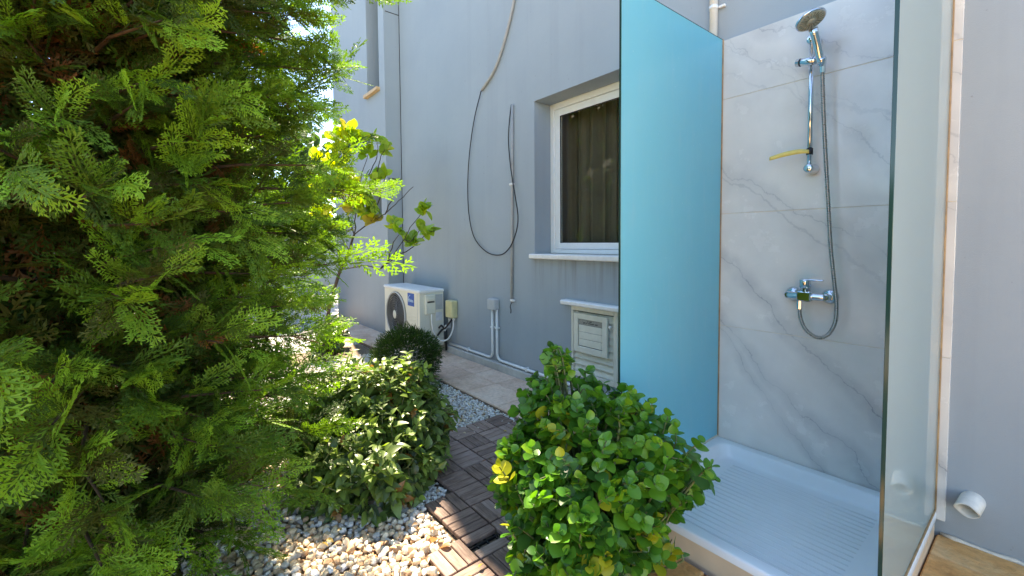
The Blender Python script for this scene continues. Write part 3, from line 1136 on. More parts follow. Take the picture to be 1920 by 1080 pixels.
tray = thing('shower_tray', 'white shallow shower tray with ribbed floor and cream apron', 'shower tray', (-0.72, 1.96, 0.0))
tm = MB()
ins = lambda d, z, r: rrect(TX0 + d, TX1 - d, TY0 + d, TY1 - d, r, z)
loops(tm, [ins(0.0, TZ - 0.030, 0.012), ins(0.0, TZ - 0.006, 0.012), ins(0.004, TZ - 0.001, 0.012), ins(0.010, TZ, 0.014), ins(0.050, TZ, 0.045), ins(0.056, TZ - 0.002, 0.05), ins(0.061, TZ - 0.010, 0.055), ins(0.072, TZ - 0.050, 0.06), ins(0.080, TZ - 0.060, 0.06), ins(0.095, TZ - 0.063, 0.05), ins(0.13, TZ - 0.064, 0.04)])
part('basin', tm, 'tray_white', tray)
apr = MB()
loops(apr, [ins(0.004, 0.0, 0.012), ins(0.004, TZ - 0.0305, 0.012)], True, False)
part('apron', apr, 'tray_apron', tray)
# raised anti-slip ribs
for k in range(19):
    y = TY0 + 0.15 + k * 0.033
    part('floor_rib', MB().tube([(TX0 + 0.16, y, TZ - 0.0678), (TX1 - 0.16, y, TZ - 0.0678)], 0.0055, 6), 'tray_white', tray)

GT = 2.295
for lx, mat, lab_, gy0 in ((-1.166, 'frosted', 'blue frosted glass shower partition standing beside the window', 1.522), (-0.283, 'frosted_pale', 'pale frosted glass shower partition reflecting the grey wall and pipe stub', 1.532)):
    g = thing('glass_partition', lab_, 'glass panel', (lx, 1.96, TZ))
    part('pane', MB().box(lx - 0.004, lx + 0.004, gy0 + 0.003, TY - 0.006, TZ + 0.004, GT - 0.003), mat, g)
    ed = MB()
    ed.box(lx - 0.005, lx + 0.005, gy0, gy0 + 0.003, TZ + 0.004, GT, 0.0008)
    ed.box(lx - 0.005, lx + 0.005, gy0 + 0.003, TY - 0.006, GT - 0.003, GT, 0.0008)
    part('polished_edge', ed, 'glass_edge', g)
    part('wall_seal', MB().box(lx - 0.009, lx + 0.009, TY - 0.008, TY + 0.001, TZ, GT + 0.002, 0.003), 'silicone', g)
    part('bottom_seal', MB().box(lx - 0.009, lx + 0.009, gy0, TY - 0.008, TZ - 0.001, TZ + 0.008, 0.002), 'silicone_cream' if lx < -1 else 'silicone', g)

# slide rail
rx, ry = -0.728, 2.345
rail = thing('shower_rail', 'chrome shower slide rail with round wall mounts', 'shower rail', (rx, TY, 1.53))
part('bar', MB().tube([(rx, ry, 1.545), (rx, ry, 2.125)], 0.0105, 16), 'chrome', rail)
for z in (1.545, 2.125):
    part('wall_mount', MB().lathe((rx, TY, z), (0, -1, 0), [(0, 0.024), (0.012, 0.024), (0.045, 0.020), (0.062, 0.021), (0.074, 0.019), (0.078, 0.013), (0.079, 0.001)], 24), 'chrome', rail)
sl = part('slider', MB().tube([(-0.784, 2.335, 2.036), (-0.692, 2.318, 2.018)], 0.0175, 18), 'chrome', rail)
for q in (0.16, 0.78):
    a, b = Vector((-0.784, 2.335, 2.036)), Vector((-0.692, 2.318, 2.018))
    d = (b - a).normalized()
    p = a.lerp(b, q)
    part('slider_ring', MB().tube([p, p + d * 0.003], 0.0181, 18), 'black_rubber', sl)
part('cradle', MB().lathe((-0.676, 2.300, 2.000), Vector((0.12, -0.55, 0.82)), [(-0.018, 0.012), (-0.012, 0.017), (0.012, 0.019), (0.020, 0.016)], 18), 'chrome', rail)

hs = thing('hand_shower', 'chrome hand shower with round ribbed spray face on the rail', 'hand shower', (-0.675, 2.29, 1.98))
hb, ht = Vector((-0.676, 2.296, 1.992)), Vector((-0.690, 2.232, 2.128))
hp = [hb.lerp(ht, k / 6) + Vector((0, 0.006 * math.sin(math.pi * k / 6), 0)) for k in range(7)]
part('handle', MB().tube(hp, [0.0125, 0.0145, 0.0155, 0.016, 0.016, 0.0165, 0.018], 16), 'chrome', hs)
hc = Vector((-0.694, 2.212, 2.160))
fn = Vector((0.40, -0.12, -0.90)).normalized()
hd = part('head', MB().lathe(hc - fn * 0.024, fn, [(0, 0.012), (0.004, 0.030), (0.012, 0.050), (0.020, 0.0585), (0.026, 0.059), (0.029, 0.056)], 36), 'chrome', hs)
part('spray_face', MB().lathe(hc + fn * 0.005, fn, [(0, 0.053), (0.0025, 0.0525)], 36), 'nozzle_light', hd)
tx = fn.cross(Vector((1, 0, 0))).normalized()
ty = fn.cross(tx)
for k in range(20):
    a = 2 * math.pi * k / 20
    d = tx * math.cos(a) + ty * math.sin(a)
    o_ = hc + fn * 0.0078
    part('nozzle_slot', MB().tube([o_ + d * 0.020, o_ + d * 0.047], [0.0015, 0.0028], 5), 'nozzle_grey', hd)
part('face_centre', MB().lathe(hc + fn * 0.0075, fn, [(0, 0.017), (0.003, 0.014), (0.0032, 0.001)], 20), 'nozzle_light', hd)

# hose
hp = smooth_path([(-0.674, 2.308, 1.985), (-0.6745, 2.312, 1.93), (-0.668, 2.32, 1.75), (-0.658, 2.325, 1.57), (-0.645, 2.325, 1.38), (-0.632, 2.32, 1.20), (-0.612, 2.315, 1.02), (-0.602, 2.312, 0.93), (-0.606, 2.312, 0.85), (-0.632, 2.312, 0.792), (-0.672, 2.312, 0.775), (-0.715, 2.314, 0.800), (-0.740, 2.318, 0.85), (-0.747, 2.32, 0.905), (-0.747, 2.32, 0.93)], 26)
hl = [0.0]
for a, b in zip(hp, hp[1:]):
    hl.append(hl[-1] + (b - a).length)
tot = hl[-1]
nring = int(tot / 0.0019)
res, j = [], 0
for i in range(nring):
    s = tot * i / (nring - 1)
    while j < len(hl) - 2 and hl[j + 1] < s:
        j += 1
    u = (s - hl[j]) / max(1e-9, hl[j + 1] - hl[j])
    res.append(hp[j].lerp(hp[j + 1], min(1, max(0, u))))
hr = [0.0078 + 0.0011 * (1 if (i // 2) % 2 else -1) for i in range(nring)]
ho = thing('shower_hose', 'ribbed steel shower hose hanging from the hand shower to the mixer', 'hose', (-0.67, 2.32, 0.77))
part('hose', MB().tube(res, hr, 8), 'hose_steel', ho)
part('nut', MB().tube([(-0.674, 2.306, 1.995), (-0.6745, 2.311, 1.955)], 0.0115, 8, smooth=False), 'chrome', ho)
part('nut', MB().tube([(-0.747, 2.32, 0.895), (-0.747, 2.32, 0.935)], 0.0115, 8, smooth=False), 'chrome', ho)

mx_ = thing('mixer_tap', 'chrome wall mixer tap with lever and two round flanges', 'tap', (-0.725, TY, 0.93))
mz, my = 0.955, 2.335
for x in (-0.80, -0.65):
    part('flange', MB().lathe((x, TY, mz), (0, -1, 0), [(0, 0.035), (0.004, 0.035), (0.014, 0.031), (0.024, 0.022), (0.028, 0.014)], 28), 'chrome', mx_)
    part('union', MB().lathe((x, TY - 0.024, mz), (0, -1, 0), [(0, 0.015), (0.020, 0.015), (0.021, 0.018), (0.045, 0.018), (0.054, 0.012)], 20), 'chrome', mx_)
part('body', MB().tube([(-0.805, my, mz), (-0.795, my, mz), (-0.66, my, mz), (-0.645, my, mz)], [0.012, 0.0165, 0.0165, 0.012], 18), 'chrome', mx_)
part('valve', MB().box(-0.758, -0.700, my - 0.030, my + 0.016, mz - 0.022, mz + 0.024, 0.005), 'chrome', mx_)
part('cartridge', MB().lathe((-0.728, my - 0.006, mz + 0.02), (0, -0.12, 1), [(0, 0.021), (0.022, 0.021), (0.023, 0.0235), (0.055, 0.0235), (0.060, 0.021)], 24), 'chrome', mx_)
part('lever', MB().box(-0.738, -0.655, my - 0.020, my - 0.002, mz + 0.074, mz + 0.080, 0.0025), 'chrome', mx_)
part('outlet', MB().tube([(-0.747, my - 0.01, mz - 0.018), (-0.747, my - 0.012, mz - 0.036)], 0.012, 14), 'chrome', mx_)

yt = thing('plastic_tag', 'yellow plastic strip clipped to the shower rail with a black band', 'plastic strip', (-0.75, 2.32, 1.60))
tag = MB()
tp = smooth_path([(-0.726, 2.330, 1.620), (-0.760, 2.318, 1.624), (-0.815, 2.300, 1.618), (-0.875, 2.285, 1.604)], 6)
for i, p in enumerate(tp):
    u = i / (len(tp) - 1)
    hh = 0.008 + 0.003 * math.sin(u * 3)
    for dy in (-0.002, 0.002):
        tag.v += [(p.x, p.y + dy, p.z - hh), (p.x, p.y + dy, p.z + hh)]
for i in range(len(tp) - 1):
    a, b = i * 4, i * 4 + 4
    for q in ((0, 1), (3, 2), (1, 3), (2, 0)):
        tag.f.append((a + q[0], b + q[0], b + q[1], a + q[1]))
        tag.s.append(True)
tag.f += [(0, 1, 3, 2), (len(tag.v) - 4, len(tag.v) - 2, len(tag.v) - 1, len(tag.v) - 3)]
tag.s += [False, False]
part('strip', tag, 'yellow_plastic', yt)
part('band', MB().tube([(rx, ry, 1.607), (rx, ry, 1.636)], 0.0135, 14), 'black_rubber', yt)

# waste pipe stub in the wall
ps = thing('pipe_stub', 'short cut white waste pipe poking out of the wall', 'pipe', (-0.165, WY, 0.17))
po_, pd = Vector((-0.176, WY + 0.01, 0.205)), Vector((-0.12, -1.0, -0.20)).normalized()
mb = MB()
n = 28
rows = []
for dd, r in ((0.0, 0.036), (0.085, 0.036), (0.085, 0.032), (0.0, 0.032)):
    nx = pd.cross(Vector((0, 0, 1))).normalized()
    ny = nx.cross(pd)
    rows.append([po_ + (nx * math.cos(a) + ny * math.sin(a)) * r + pd * (dd + (0.016 * math.sin(a) + 0.004 * math.sin(3 * a) if dd > 0 else 0)) for a in np.linspace(0, 2 * math.pi, n, endpoint=False)])
for r in rows:
    mb.v += [tuple(p) for p in r]
for i in range(3):
    for k in range(n):
        a, b = i * n + k, i * n + (k + 1) % n
        mb.f.append((a, b, b + n, a + n))
        mb.s.append(i != 1)
part('tube', mb, 'pipe_white', ps)
part('dirt', MB().lathe(po_ + pd * 0.012, pd, [(0, 0.0315), (0.004, 0.0315)], 24), 'pipe_inside', ps)
# mortar line at the foot of the wall
mb = MB()
rm_ = random.Random(2)
pts, rs = [], []
for i in range(60):
    pts.append((-0.262 + i * 0.04, 2.412 + rm_.uniform(-0.004, 0.004), 0.028 + rm_.uniform(-0.004, 0.004)))
    rs.append(rm_.uniform(0.006, 0.013))
part('mortar_line', MB().tube(pts, rs, 6), 'silicone_cream', house)

# ------------------------------------------------------------------ deck tiles
Q = 0.15
slat_me = MB().box(-0.0715, 0.0715, -0.0225, 0.0225, -0.010, 0.010, 0.0025).mesh('slat')
slat_me.materials.append(M['deck_wood'])
ox_, oy_ = -1.62, 1.05
DT = 0.032
deck_cells = []


def deck_tile(i, j, flip, label, missing=None, dz=0.0):
    cx, cyy = ox_ + (i + 1) * Q, oy_ + (j + 1) * Q
    t = thing('deck_tile', label, 'deck tile', (cx, cyy, 0.004), None if missing else 'deck tiles of the stepped garden path')
    gb = MB()
    for k in range(7):
        u = -0.135 + k * 0.045
        gb.box(cx + u - 0.003, cx + u + 0.003, cyy - 0.146, cyy + 0.146, 0.006, DT - 0.0215 + 0.004)
        gb.box(cx - 0.146, cx + 0.146, cyy + u - 0.003, cyy + u + 0.003, 0.006, DT - 0.0195 + 0.0005)
    part('grid', gb, 'deck_base', t)
    for a in (0, 1):
        for b in (0, 1):
            alongx = ((a + b) % 2 == 0) != flip
            deck_cells.append((cx + (a - 1) * Q, cyy + (b - 1) * Q))
            for s in (-1, 0, 1):
                if missing == (a, b, s):
                    continue
                o = bpy.data.objects.new('slat', slat_me)
                COL.objects.link(o)
                o.parent = t
                lx, ly = (a - 0.5) * Q, (b - 0.5) * Q
                off = s * 0.0487
                o.location = (lx + (0 if alongx else off), ly + (off if alongx else 0), DT - 0.010 - 0.004 + random.uniform(-0.0012, 0.0012) + dz)
                o.rotation_euler = (random.uniform(-0.01, 0.01), random.uniform(-0.006, 0.006), (0 if alongx else math.pi / 2) + random.uniform(-0.012, 0.012))
                if random.random() < 0.5:
                    o.rotation_euler.z += math.pi


full = 'complete dark brown wooden deck tile laid in the stepped path'
for i, j, fl in ((-3, 0, False), (-1, -1, False), (-1, 1, False), (1, 0, False), (-3, 2, True), (-5, 1, False), (-5, 3, False), (-1, 3, True)):
    deck_tile(i, j, fl, full)
deck_tile(1, -2, False, 'dark brown wooden deck tile with one slat missing in the path', (0, 1, 0))


# ------------------------------------------------------------------ leaf shapes
def leaf_shape(outline, fold, curl, nseg):
    """outline(t)->half width for t 0..1 along x; returns (verts, tris, weight)"""
    V, T, W = [], [], []
    for i in range(nseg + 1):
        t = i / nseg
        h = outline(t)
        zc = -curl * t * t
        V += [(t, h, zc + fold * h - 0.25 * fold * h * h), (t, 0, zc), (t, -h, zc + fold * h - 0.25 * fold * h * h)]
        W += [1.0, 0.45, 1.0]
    for i in range(nseg):
        a = i * 3
        b = a + 3
        T += [(a, a + 1, b), (a + 1, b + 1, b), (a + 1, a + 2, b + 1), (a + 2, b + 2, b + 1)]
    return np.array(V, float), np.array(T, int), np.array(W, float)


round_leaf = [leaf_shape(lambda t: 0.50 * math.sin(math.pi * min(1, max(0, t)) ** 0.85) ** 0.62 if 0 < t < 1 else 0.02, fo, cu, 7) for fo, cu in ((0.18, 0.10), (0.35, -0.12), (0.10, 0.25), (0.28, 0.05))]
ovate_leaf = [leaf_shape(lambda t: 0.30 * (math.sin(math.pi * t ** 0.72)) ** 0.9 + 0.008, fo, cu, 6) for fo, cu in ((0.35, 0.30), (0.55, 0.15), (0.25, 0.55), (0.45, 0.40))]
obov_leaf = [leaf_shape(lambda t: 0.36 * (math.sin(math.pi * t ** 1.25)) ** 0.8 + 0.008, fo, cu, 6) for fo, cu in ((0.25, 0.2), (0.45, 0.1), (0.3, 0.4))]


def unit(v):
    v = np.asarray(v, float)
    return v / max(1e-9, np.linalg.norm(v))


def rand_dir():
    return unit(rng.normal(size=3))


def lump_points(lumps, count, zmin):
    """points on the skin of a union of spheres with outward directions"""
    out = []
    vol = np.array([r * r for _, r in lumps])
    vol = vol / vol.sum()
    tries = 0
    while len(out) < count and tries < count * 60:
        tries += 1
        i = rng.choice(len(lumps), p=vol)
        c, r = lumps[i]
        d = rand_dir()
        rad = r * (rng.uniform(0.55, 1.06) if rng.random() < 0.4 else rng.uniform(0.85, 1.08))
        p = np.array(c) + d * rad
        if p[2] < zmin:
            continue
        if any(np.linalg.norm(p - np.array(c2)) < r2 * 0.72 for k, (c2, r2) in enumerate(lumps) if k != i):
            continue
        out.append((p, d))
    return out


def leafy_bush(name, label, base, lumps, nshoot, shapes, tints, tintw, leaf, mat, stem_mat, keep, pairs, step, spread, droop, upw, zmin=0.05, face_up=0.5):
    b = thing(name, label, 'shrub', base)
    stems = MB()
    insts, scores = [], []
    for p, d in lump_points(lumps, nshoot, zmin):
        if rng.random() < 0.10:
            p = p + d * rng.uniform(0.02, 0.06) + np.array((0, 0, 0.02))
        ax = unit(d * (1 - upw) + np.array((0, 0, 1)) * upw + rng.normal(size=3) * 0.25)
        L = step * pairs
        q = p - ax * L
        # stem from the base
        mid = np.array(base) * 0.45 + q * 0.55 + np.array((0, 0, -0.05)) + rng.normal(size=3) * 0.02
        path = smooth_path([tuple(np.array(base) + rng.normal(size=3) * (0.03, 0.03, 0)), tuple(mid), tuple(q), tuple(p)], 3)
        n_ = len(path)
        stems.tube(path, [0.0065 - 0.0045 * i / (n_ - 1) for i in range(n_)], 5, False)
        side = unit(np.cross(ax, rand_dir()))
        tn = rng.choice(len(tints), p=tintw)
        for k in range(pairs):
            s = k / max(1, pairs - 1)
            pos = q + ax * (L * (0.1 + 0.9 * s))
            lat = side if k % 2 == 0 else np.cross(ax, side)
            for sg in (-1, 1):
                sp = spread * (1.0 - 0.45 * s) * rng.uniform(0.8, 1.2)
                dr_ = unit(ax * math.cos(sp) + lat * sg * math.sin(sp) + np.array((0, 0, -droop)) * rng.uniform(0.4, 1.2) + rng.normal(size=3) * 0.15)
                nrm = unit(ax + np.array((0, 0, face_up)) + rng.normal(size=3) * 0.28)
                size = leaf * rng.uniform(0.72, 1.15) * (1.0 - 0.42 * s * s)
                t2 = tn if rng.random() < 0.75 else rng.choice(len(tints), p=tintw)
                insts.append((int(rng.integers(len(shapes))), int(t2), frame(pos, dr_, nrm, size)))
                toc = unit(np.array(CAM) - pos)
                scores.append(in_view_score(pos) * 1.0 + 0.9 * float(np.dot(d, toc)) + 3.0 * size)
    st = part('stem', stems, stem_mat, b)
    ROOT[b.name] = Vector(base)
    rest = grow(b, 'leaf', shapes, tints, insts, scores, mat, keep, True)
    V, T, Cc = scatter(shapes, tints, rest, base)
    me = np_mesh('foliage', V, T, Cc, True)
    part('foliage', me, mat, b, kind='stuff')
    return b


G = lambda a, b: (a, b)
# round-leaved shrub in front of the shower
leafy_bush('round_leaf_shrub', 'dense shrub with glossy round green leaves in front of the shower tray', (-1.06, 1.22, 0.0),
           [((-1.05, 1.21, 0.36), 0.30), ((-0.99, 1.12, 0.21), 0.24), ((-1.20, 1.22, 0.55), 0.17), ((-1.235, 1.235, 0.74), 0.065), ((-0.915, 1.38, 0.42), 0.17), ((-1.02, 1.38, 0.53), 0.12), ((-1.20, 1.04, 0.40), 0.11), ((-1.08, 1.10, 0.12), 0.20), ((-1.12, 1.28, 0.64), 0.08), ((-0.93, 1.12, 0.33), 0.20), ((-1.27, 1.08, 0.28), 0.12), ((-0.82, 1.36, 0.40), 0.11)],
           600, round_leaf,
           [G((0.085, 0.26, 0.028), (0.065, 0.215, 0.024)), G((0.135, 0.33, 0.03), (0.105, 0.285, 0.026)), G((0.22, 0.40, 0.032), (0.18, 0.36, 0.028)), G((0.40, 0.40, 0.03), (0.35, 0.37, 0.028)), G((0.045, 0.15, 0.026), (0.036, 0.12, 0.024))],
           [0.36, 0.32, 0.14, 0.03, 0.15], 0.053, 'glossy_leaf', 'stem_green', 300, 4, 0.020, 1.15, 0.12, 0.35)
# pointed-leaf shrub left of the path
leafy_bush('pointed_leaf_shrub', 'low bushy shrub with drooping pointed leaves beside the deck path', (-2.18, 0.90, 0.0),
           [((-2.40, 0.76, 0.24), 0.23), ((-2.28, 0.93, 0.30), 0.25), ((-2.15, 1.06, 0.25), 0.20), ((-2.10, 0.84, 0.17), 0.24), ((-2.02, 0.96, 0.14), 0.17), ((-2.26, 0.68, 0.15), 0.18), ((-2.45, 0.62, 0.2), 0.17), ((-2.02, 0.74, 0.13), 0.19), ((-2.25, 1.02, 0.36), 0.20), ((-2.5, 0.85, 0.30), 0.22), ((-1.93, 0.80, 0.16), 0.18), ((-2.12, 0.66, 0.15), 0.18), ((-1.90, 0.71, 0.13), 0.16), ((-2.06, 0.58, 0.14), 0.17)],
           560, ovate_leaf,
           [G((0.15, 0.225, 0.06), (0.11, 0.17, 0.042)), G((0.19, 0.28, 0.065), (0.15, 0.23, 0.05)), G((0.26, 0.36, 0.07), (0.21, 0.31, 0.055)), G((0.08, 0.13, 0.04), (0.06, 0.10, 0.032)), G((0.28, 0.15, 0.03), (0.22, 0.10, 0.025))],
           [0.34, 0.33, 0.18, 0.12, 0.03], 0.074, 'soft_leaf', 'stem_green', 300, 4, 0.026, 1.05, 0.40, 0.3, 0.03, 1.1)
leafy_bush('dark_leaf_plant', 'small dark blue green plant growing between the clipped ball and the gravel', (-2.72, 1.36, 0.0),
           [((-2.72, 1.36, 0.16), 0.15), ((-2.58, 1.38, 0.11), 0.10), ((-2.86, 1.38, 0.2), 0.13)],
           60, ovate_leaf, [G((0.03, 0.075, 0.03), (0.022, 0.055, 0.024)), G((0.05, 0.10, 0.035), (0.04, 0.08, 0.03))], [0.7, 0.3], 0.055, 'soft_leaf', 'stem_green', 150, 3, 0.022, 1.1, 0.4, 0.35, 0.03)
leafy_bush('dark_ground_plant', 'low dark leafy plant beside the path left of the air conditioner', (-4.95, 1.45, 0.0),
           [((-4.95, 1.45, 0.16), 0.2), ((-4.7, 1.3, 0.14), 0.18), ((-5.2, 1.5, 0.22), 0.2)],
           70, obov_leaf, [G((0.03, 0.07, 0.02), (0.022, 0.05, 0.016)), G((0.06, 0.12, 0.03), (0.05, 0.10, 0.025))], [0.7, 0.3], 0.075, 'glossy_leaf', 'stem_dark', 60, 3, 0.03, 1.1, 0.3, 0.35, 0.03)

# ------------------------------------------------------------------ clipped ball of fine needles
bc_ = (-3.42, 1.60, 0.0)
ball = thing('clipped_ball_conifer', 'round clipped dwarf conifer with fine dark green needles beside the path', 'shrub', bc_)
part('stem', MB().tube([(-3.42, 1.60, 0.0), (-3.415, 1.61, 0.12), (-3.42, 1.60, 0.24)], [0.025, 0.02, 0.012], 8), 'bark', ball)
needle = (np.array([(0, 0, 0), (0.5, 0.07, 0), (1, 0, 0), (0.5, -0.07, 0)], float), np.array([(0, 1, 2), (0, 2, 3)]), np.array([0, 0.6, 1, 0.6], float))
ins_ = []
tints_b = [G((0.020, 0.045, 0.012), (0.045, 0.10, 0.018)), G((0.028, 0.06, 0.014), (0.075, 0.15, 0.022)), G((0.03, 0.035, 0.012), (0.04, 0.06, 0.015))]
cc_ = np.array((-3.42, 1.60, 0.245))
for k in range(15000):
    d = rand_dir()
    d[2] *= 0.92
    lum = 1 + 0.09 * math.sin(5 * d[0] + 2) * math.cos(6 * d[1]) + 0.03 * math.sin(11 * d[2] + 9 * d[0])
    r = 0.285 * lum * (rng.uniform(0.75, 0.97) if rng.random() < 0.65 else rng.uniform(0.5, 0.8)) * (1.12 if rng.random() < 0.03 else 1.0)
    p = cc_ + d * r
    if p[2] < 0.02:
        continue
    ax = unit(d + rng.normal(size=3) * 0.45 + np.array((0, 0, 0.35)))
    ins_.append((0, int(rng.choice(3, p=[0.55, 0.3, 0.15])), frame(p, ax, rand_dir(), rng.uniform(0.025, 0.05))))
V, T, Cc = scatter([needle], tints_b, ins_, bc_)
part('foliage', np_mesh('foliage', V, T, Cc), 'conifer_leaf', ball, kind='stuff')

# ------------------------------------------------------------------ young tree with yellow-green leaves
yb_ = Vector((-4.55, 1.25, 0.0))
yt_ = thing('yellow_leaf_tree', 'thin branched small tree with bright yellow green leaves behind the conifer', 'tree', yb_)


YB = [
    [(-4.69, 1.283, 0.207), (-4.549, 1.331, 0.657), (-4.395, 1.384, 0.956), (-4.25, 1.417, 1.141), (-4.226, 1.458, 1.293)],
    [(-4.395, 1.384, 0.956), (-4.134, 1.552, 0.996), (-3.965, 1.599, 0.966), (-3.849, 1.672, 1.082), (-3.74, 1.74, 1.238), (-3.689, 1.813, 1.383), (-3.632, 1.893, 1.519)],
    [(-3.965, 1.599, 0.966), (-3.913, 1.753, 1.088), (-3.867, 1.896, 1.172), (-3.791, 2.0, 1.299), (-3.743, 2.06, 1.318)],
    [(-3.926, 1.651, 1.015), (-3.797, 1.667, 1.214), (-3.768, 1.707, 1.287)],
    [(-3.74, 1.74, 1.238), (-3.7, 1.788, 1.228), (-3.699, 1.876, 1.326)],
    [(-4.226, 1.458, 1.293), (-4.115, 1.606, 1.435), (-3.998, 1.675, 1.482), (-3.872, 1.76, 1.607), (-3.792, 1.87, 1.736)],
    [(-3.998, 1.675, 1.482), (-3.961, 1.732, 1.643), (-3.959, 1.744, 1.769)],
    [(-4.115, 1.606, 1.435), (-4.075, 1.675, 1.7), (-4.051, 1.716, 1.878)],
    [(-4.226, 1.458, 1.293), (-4.221, 1.482, 1.548), (-4.256, 1.537, 1.81), (-4.215, 1.606, 2.068)],
    [(-4.221, 1.482, 1.548), (-4.159, 1.58, 1.854), (-4.114, 1.65, 2.032), (-4.112, 1.663, 2.2)],
    [(-4.226, 1.458, 1.293), (-4.4, 1.427, 1.662), (-4.425, 1.418, 1.975), (-4.385, 1.488, 2.262)],
    [(-4.4, 1.427, 1.662), (-4.542, 1.35, 1.932), (-4.627, 1.339, 2.154)],
    [(-4.25, 1.417, 1.141), (-4.457, 1.337, 1.401), (-4.545, 1.242, 1.611)],
    [(-4.221, 1.482, 1.548), (-4.075, 1.597, 1.745), (-4.045, 1.653, 1.997), (-4.016, 1.696, 2.097)],
]
YC = [
    ((-4.402, 1.469, 2.288), 0.115, 26, 1),
    ((-4.431, 1.424, 2.158), 0.115, 16, 1),
    ((-4.351, 1.528, 2.235), 0.084, 12, 1),
    ((-4.216, 1.607, 2.094), 0.072, 9, 0),
    ((-4.119, 1.655, 2.2), 0.051, 6, 0),
    ((-4.065, 1.716, 2.108), 0.051, 8, 0),
    ((-4.077, 1.6, 1.821), 0.071, 9, 0),
    ((-4.051, 1.716, 1.878), 0.041, 5, 0),
    ((-4.151, 1.571, 1.573), 0.072, 9, 0),
    ((-4.354, 1.492, 1.765), 0.115, 18, 1),
    ((-4.421, 1.412, 1.818), 0.131, 22, 1),
    ((-4.527, 1.372, 1.985), 0.116, 20, 1),
    ((-4.499, 1.307, 1.715), 0.131, 20, 1),
    ((-4.231, 1.471, 1.574), 0.092, 12, 1),
    ((-4.115, 1.606, 1.435), 0.072, 8, 2),
    ((-3.632, 1.893, 1.509), 0.044, 8, 0),
    ((-3.697, 1.88, 1.355), 0.039, 5, 0),
    ((-3.782, 2.012, 1.319), 0.046, 7, 0),
    ((-3.745, 1.81, 1.213), 0.064, 9, 0),
    ((-3.891, 1.722, 1.389), 0.040, 5, 0),
    ((-3.958, 1.743, 1.754), 0.030, 3, 0),
    ((-4.526, 1.259, 1.506), 0.131, 20, 1),
    ((-3.77, 1.708, 1.326), 0.039, 5, 0),
    ((-4.664, 1.285, 2.048), 0.118, 16, 1),
    ((-4.181, 1.528, 1.497), 0.072, 8, 0),
]
ybr = MB()
for i, p in enumerate(YB):
    path = smooth_path(([tuple(yb_)] + p) if i == 0 else p, 4)
    n_ = len(path)
    a, b = (0.022, 0.010) if i == 0 else (0.0065, 0.0025)
    path = [q + Vector(rng.normal(size=3) * 0.004) if 0 < k < n_ - 1 else q for k, q in enumerate(path)]
    ybr.tube(path, [a + (b - a) * k / (n_ - 1) for k in range(n_)], 6, False)
part('trunk', ybr, 'stem_dark', yt_)
ytint = [G((0.27, 0.40, 0.035), (0.33, 0.47, 0.04)), G((0.42, 0.46, 0.02), (0.52, 0.54, 0.02)), G((0.35, 0.26, 0.04), (0.42, 0.33, 0.05)), G((0.17, 0.30, 0.03), (0.21, 0.35, 0.035))]
yi, ys_ = [], []
for c, r, n_, kd in YC:
    for _ in range(int(n_ * (2.0 if kd == 1 else 1.9))):
        p = np.array(c) + rand_dir() * r * rng.uniform(0.1, 1.0)
        dr_ = unit(unit(p - np.array(c)) * 0.7 + np.array((0, 0, 0.5)) + rng.normal(size=3) * 0.4)
        tn = int(rng.choice(4, p=([0.6, 0.12, 0.0, 0.28], [0.3, 0.6, 0.03, 0.07], [0.2, 0.2, 0.6, 0.0])[kd]))
        yi.append((int(rng.integers(3)), tn, frame(p - dr_ * 0.03, dr_, rand_dir() + np.array((0, -0.3, 0.6)), rng.uniform(0.075, 0.125))))
        ys_.append(in_view_score(p))
rest = grow(yt_, 'leaf', obov_leaf, ytint, yi, ys_, 'soft_leaf', 300, True)
if rest:
    V, T, Cc = scatter(obov_leaf, ytint, rest, yb_)
    part('crown', np_mesh('crown', V, T, Cc, True), 'soft_leaf', yt_, kind='stuff')


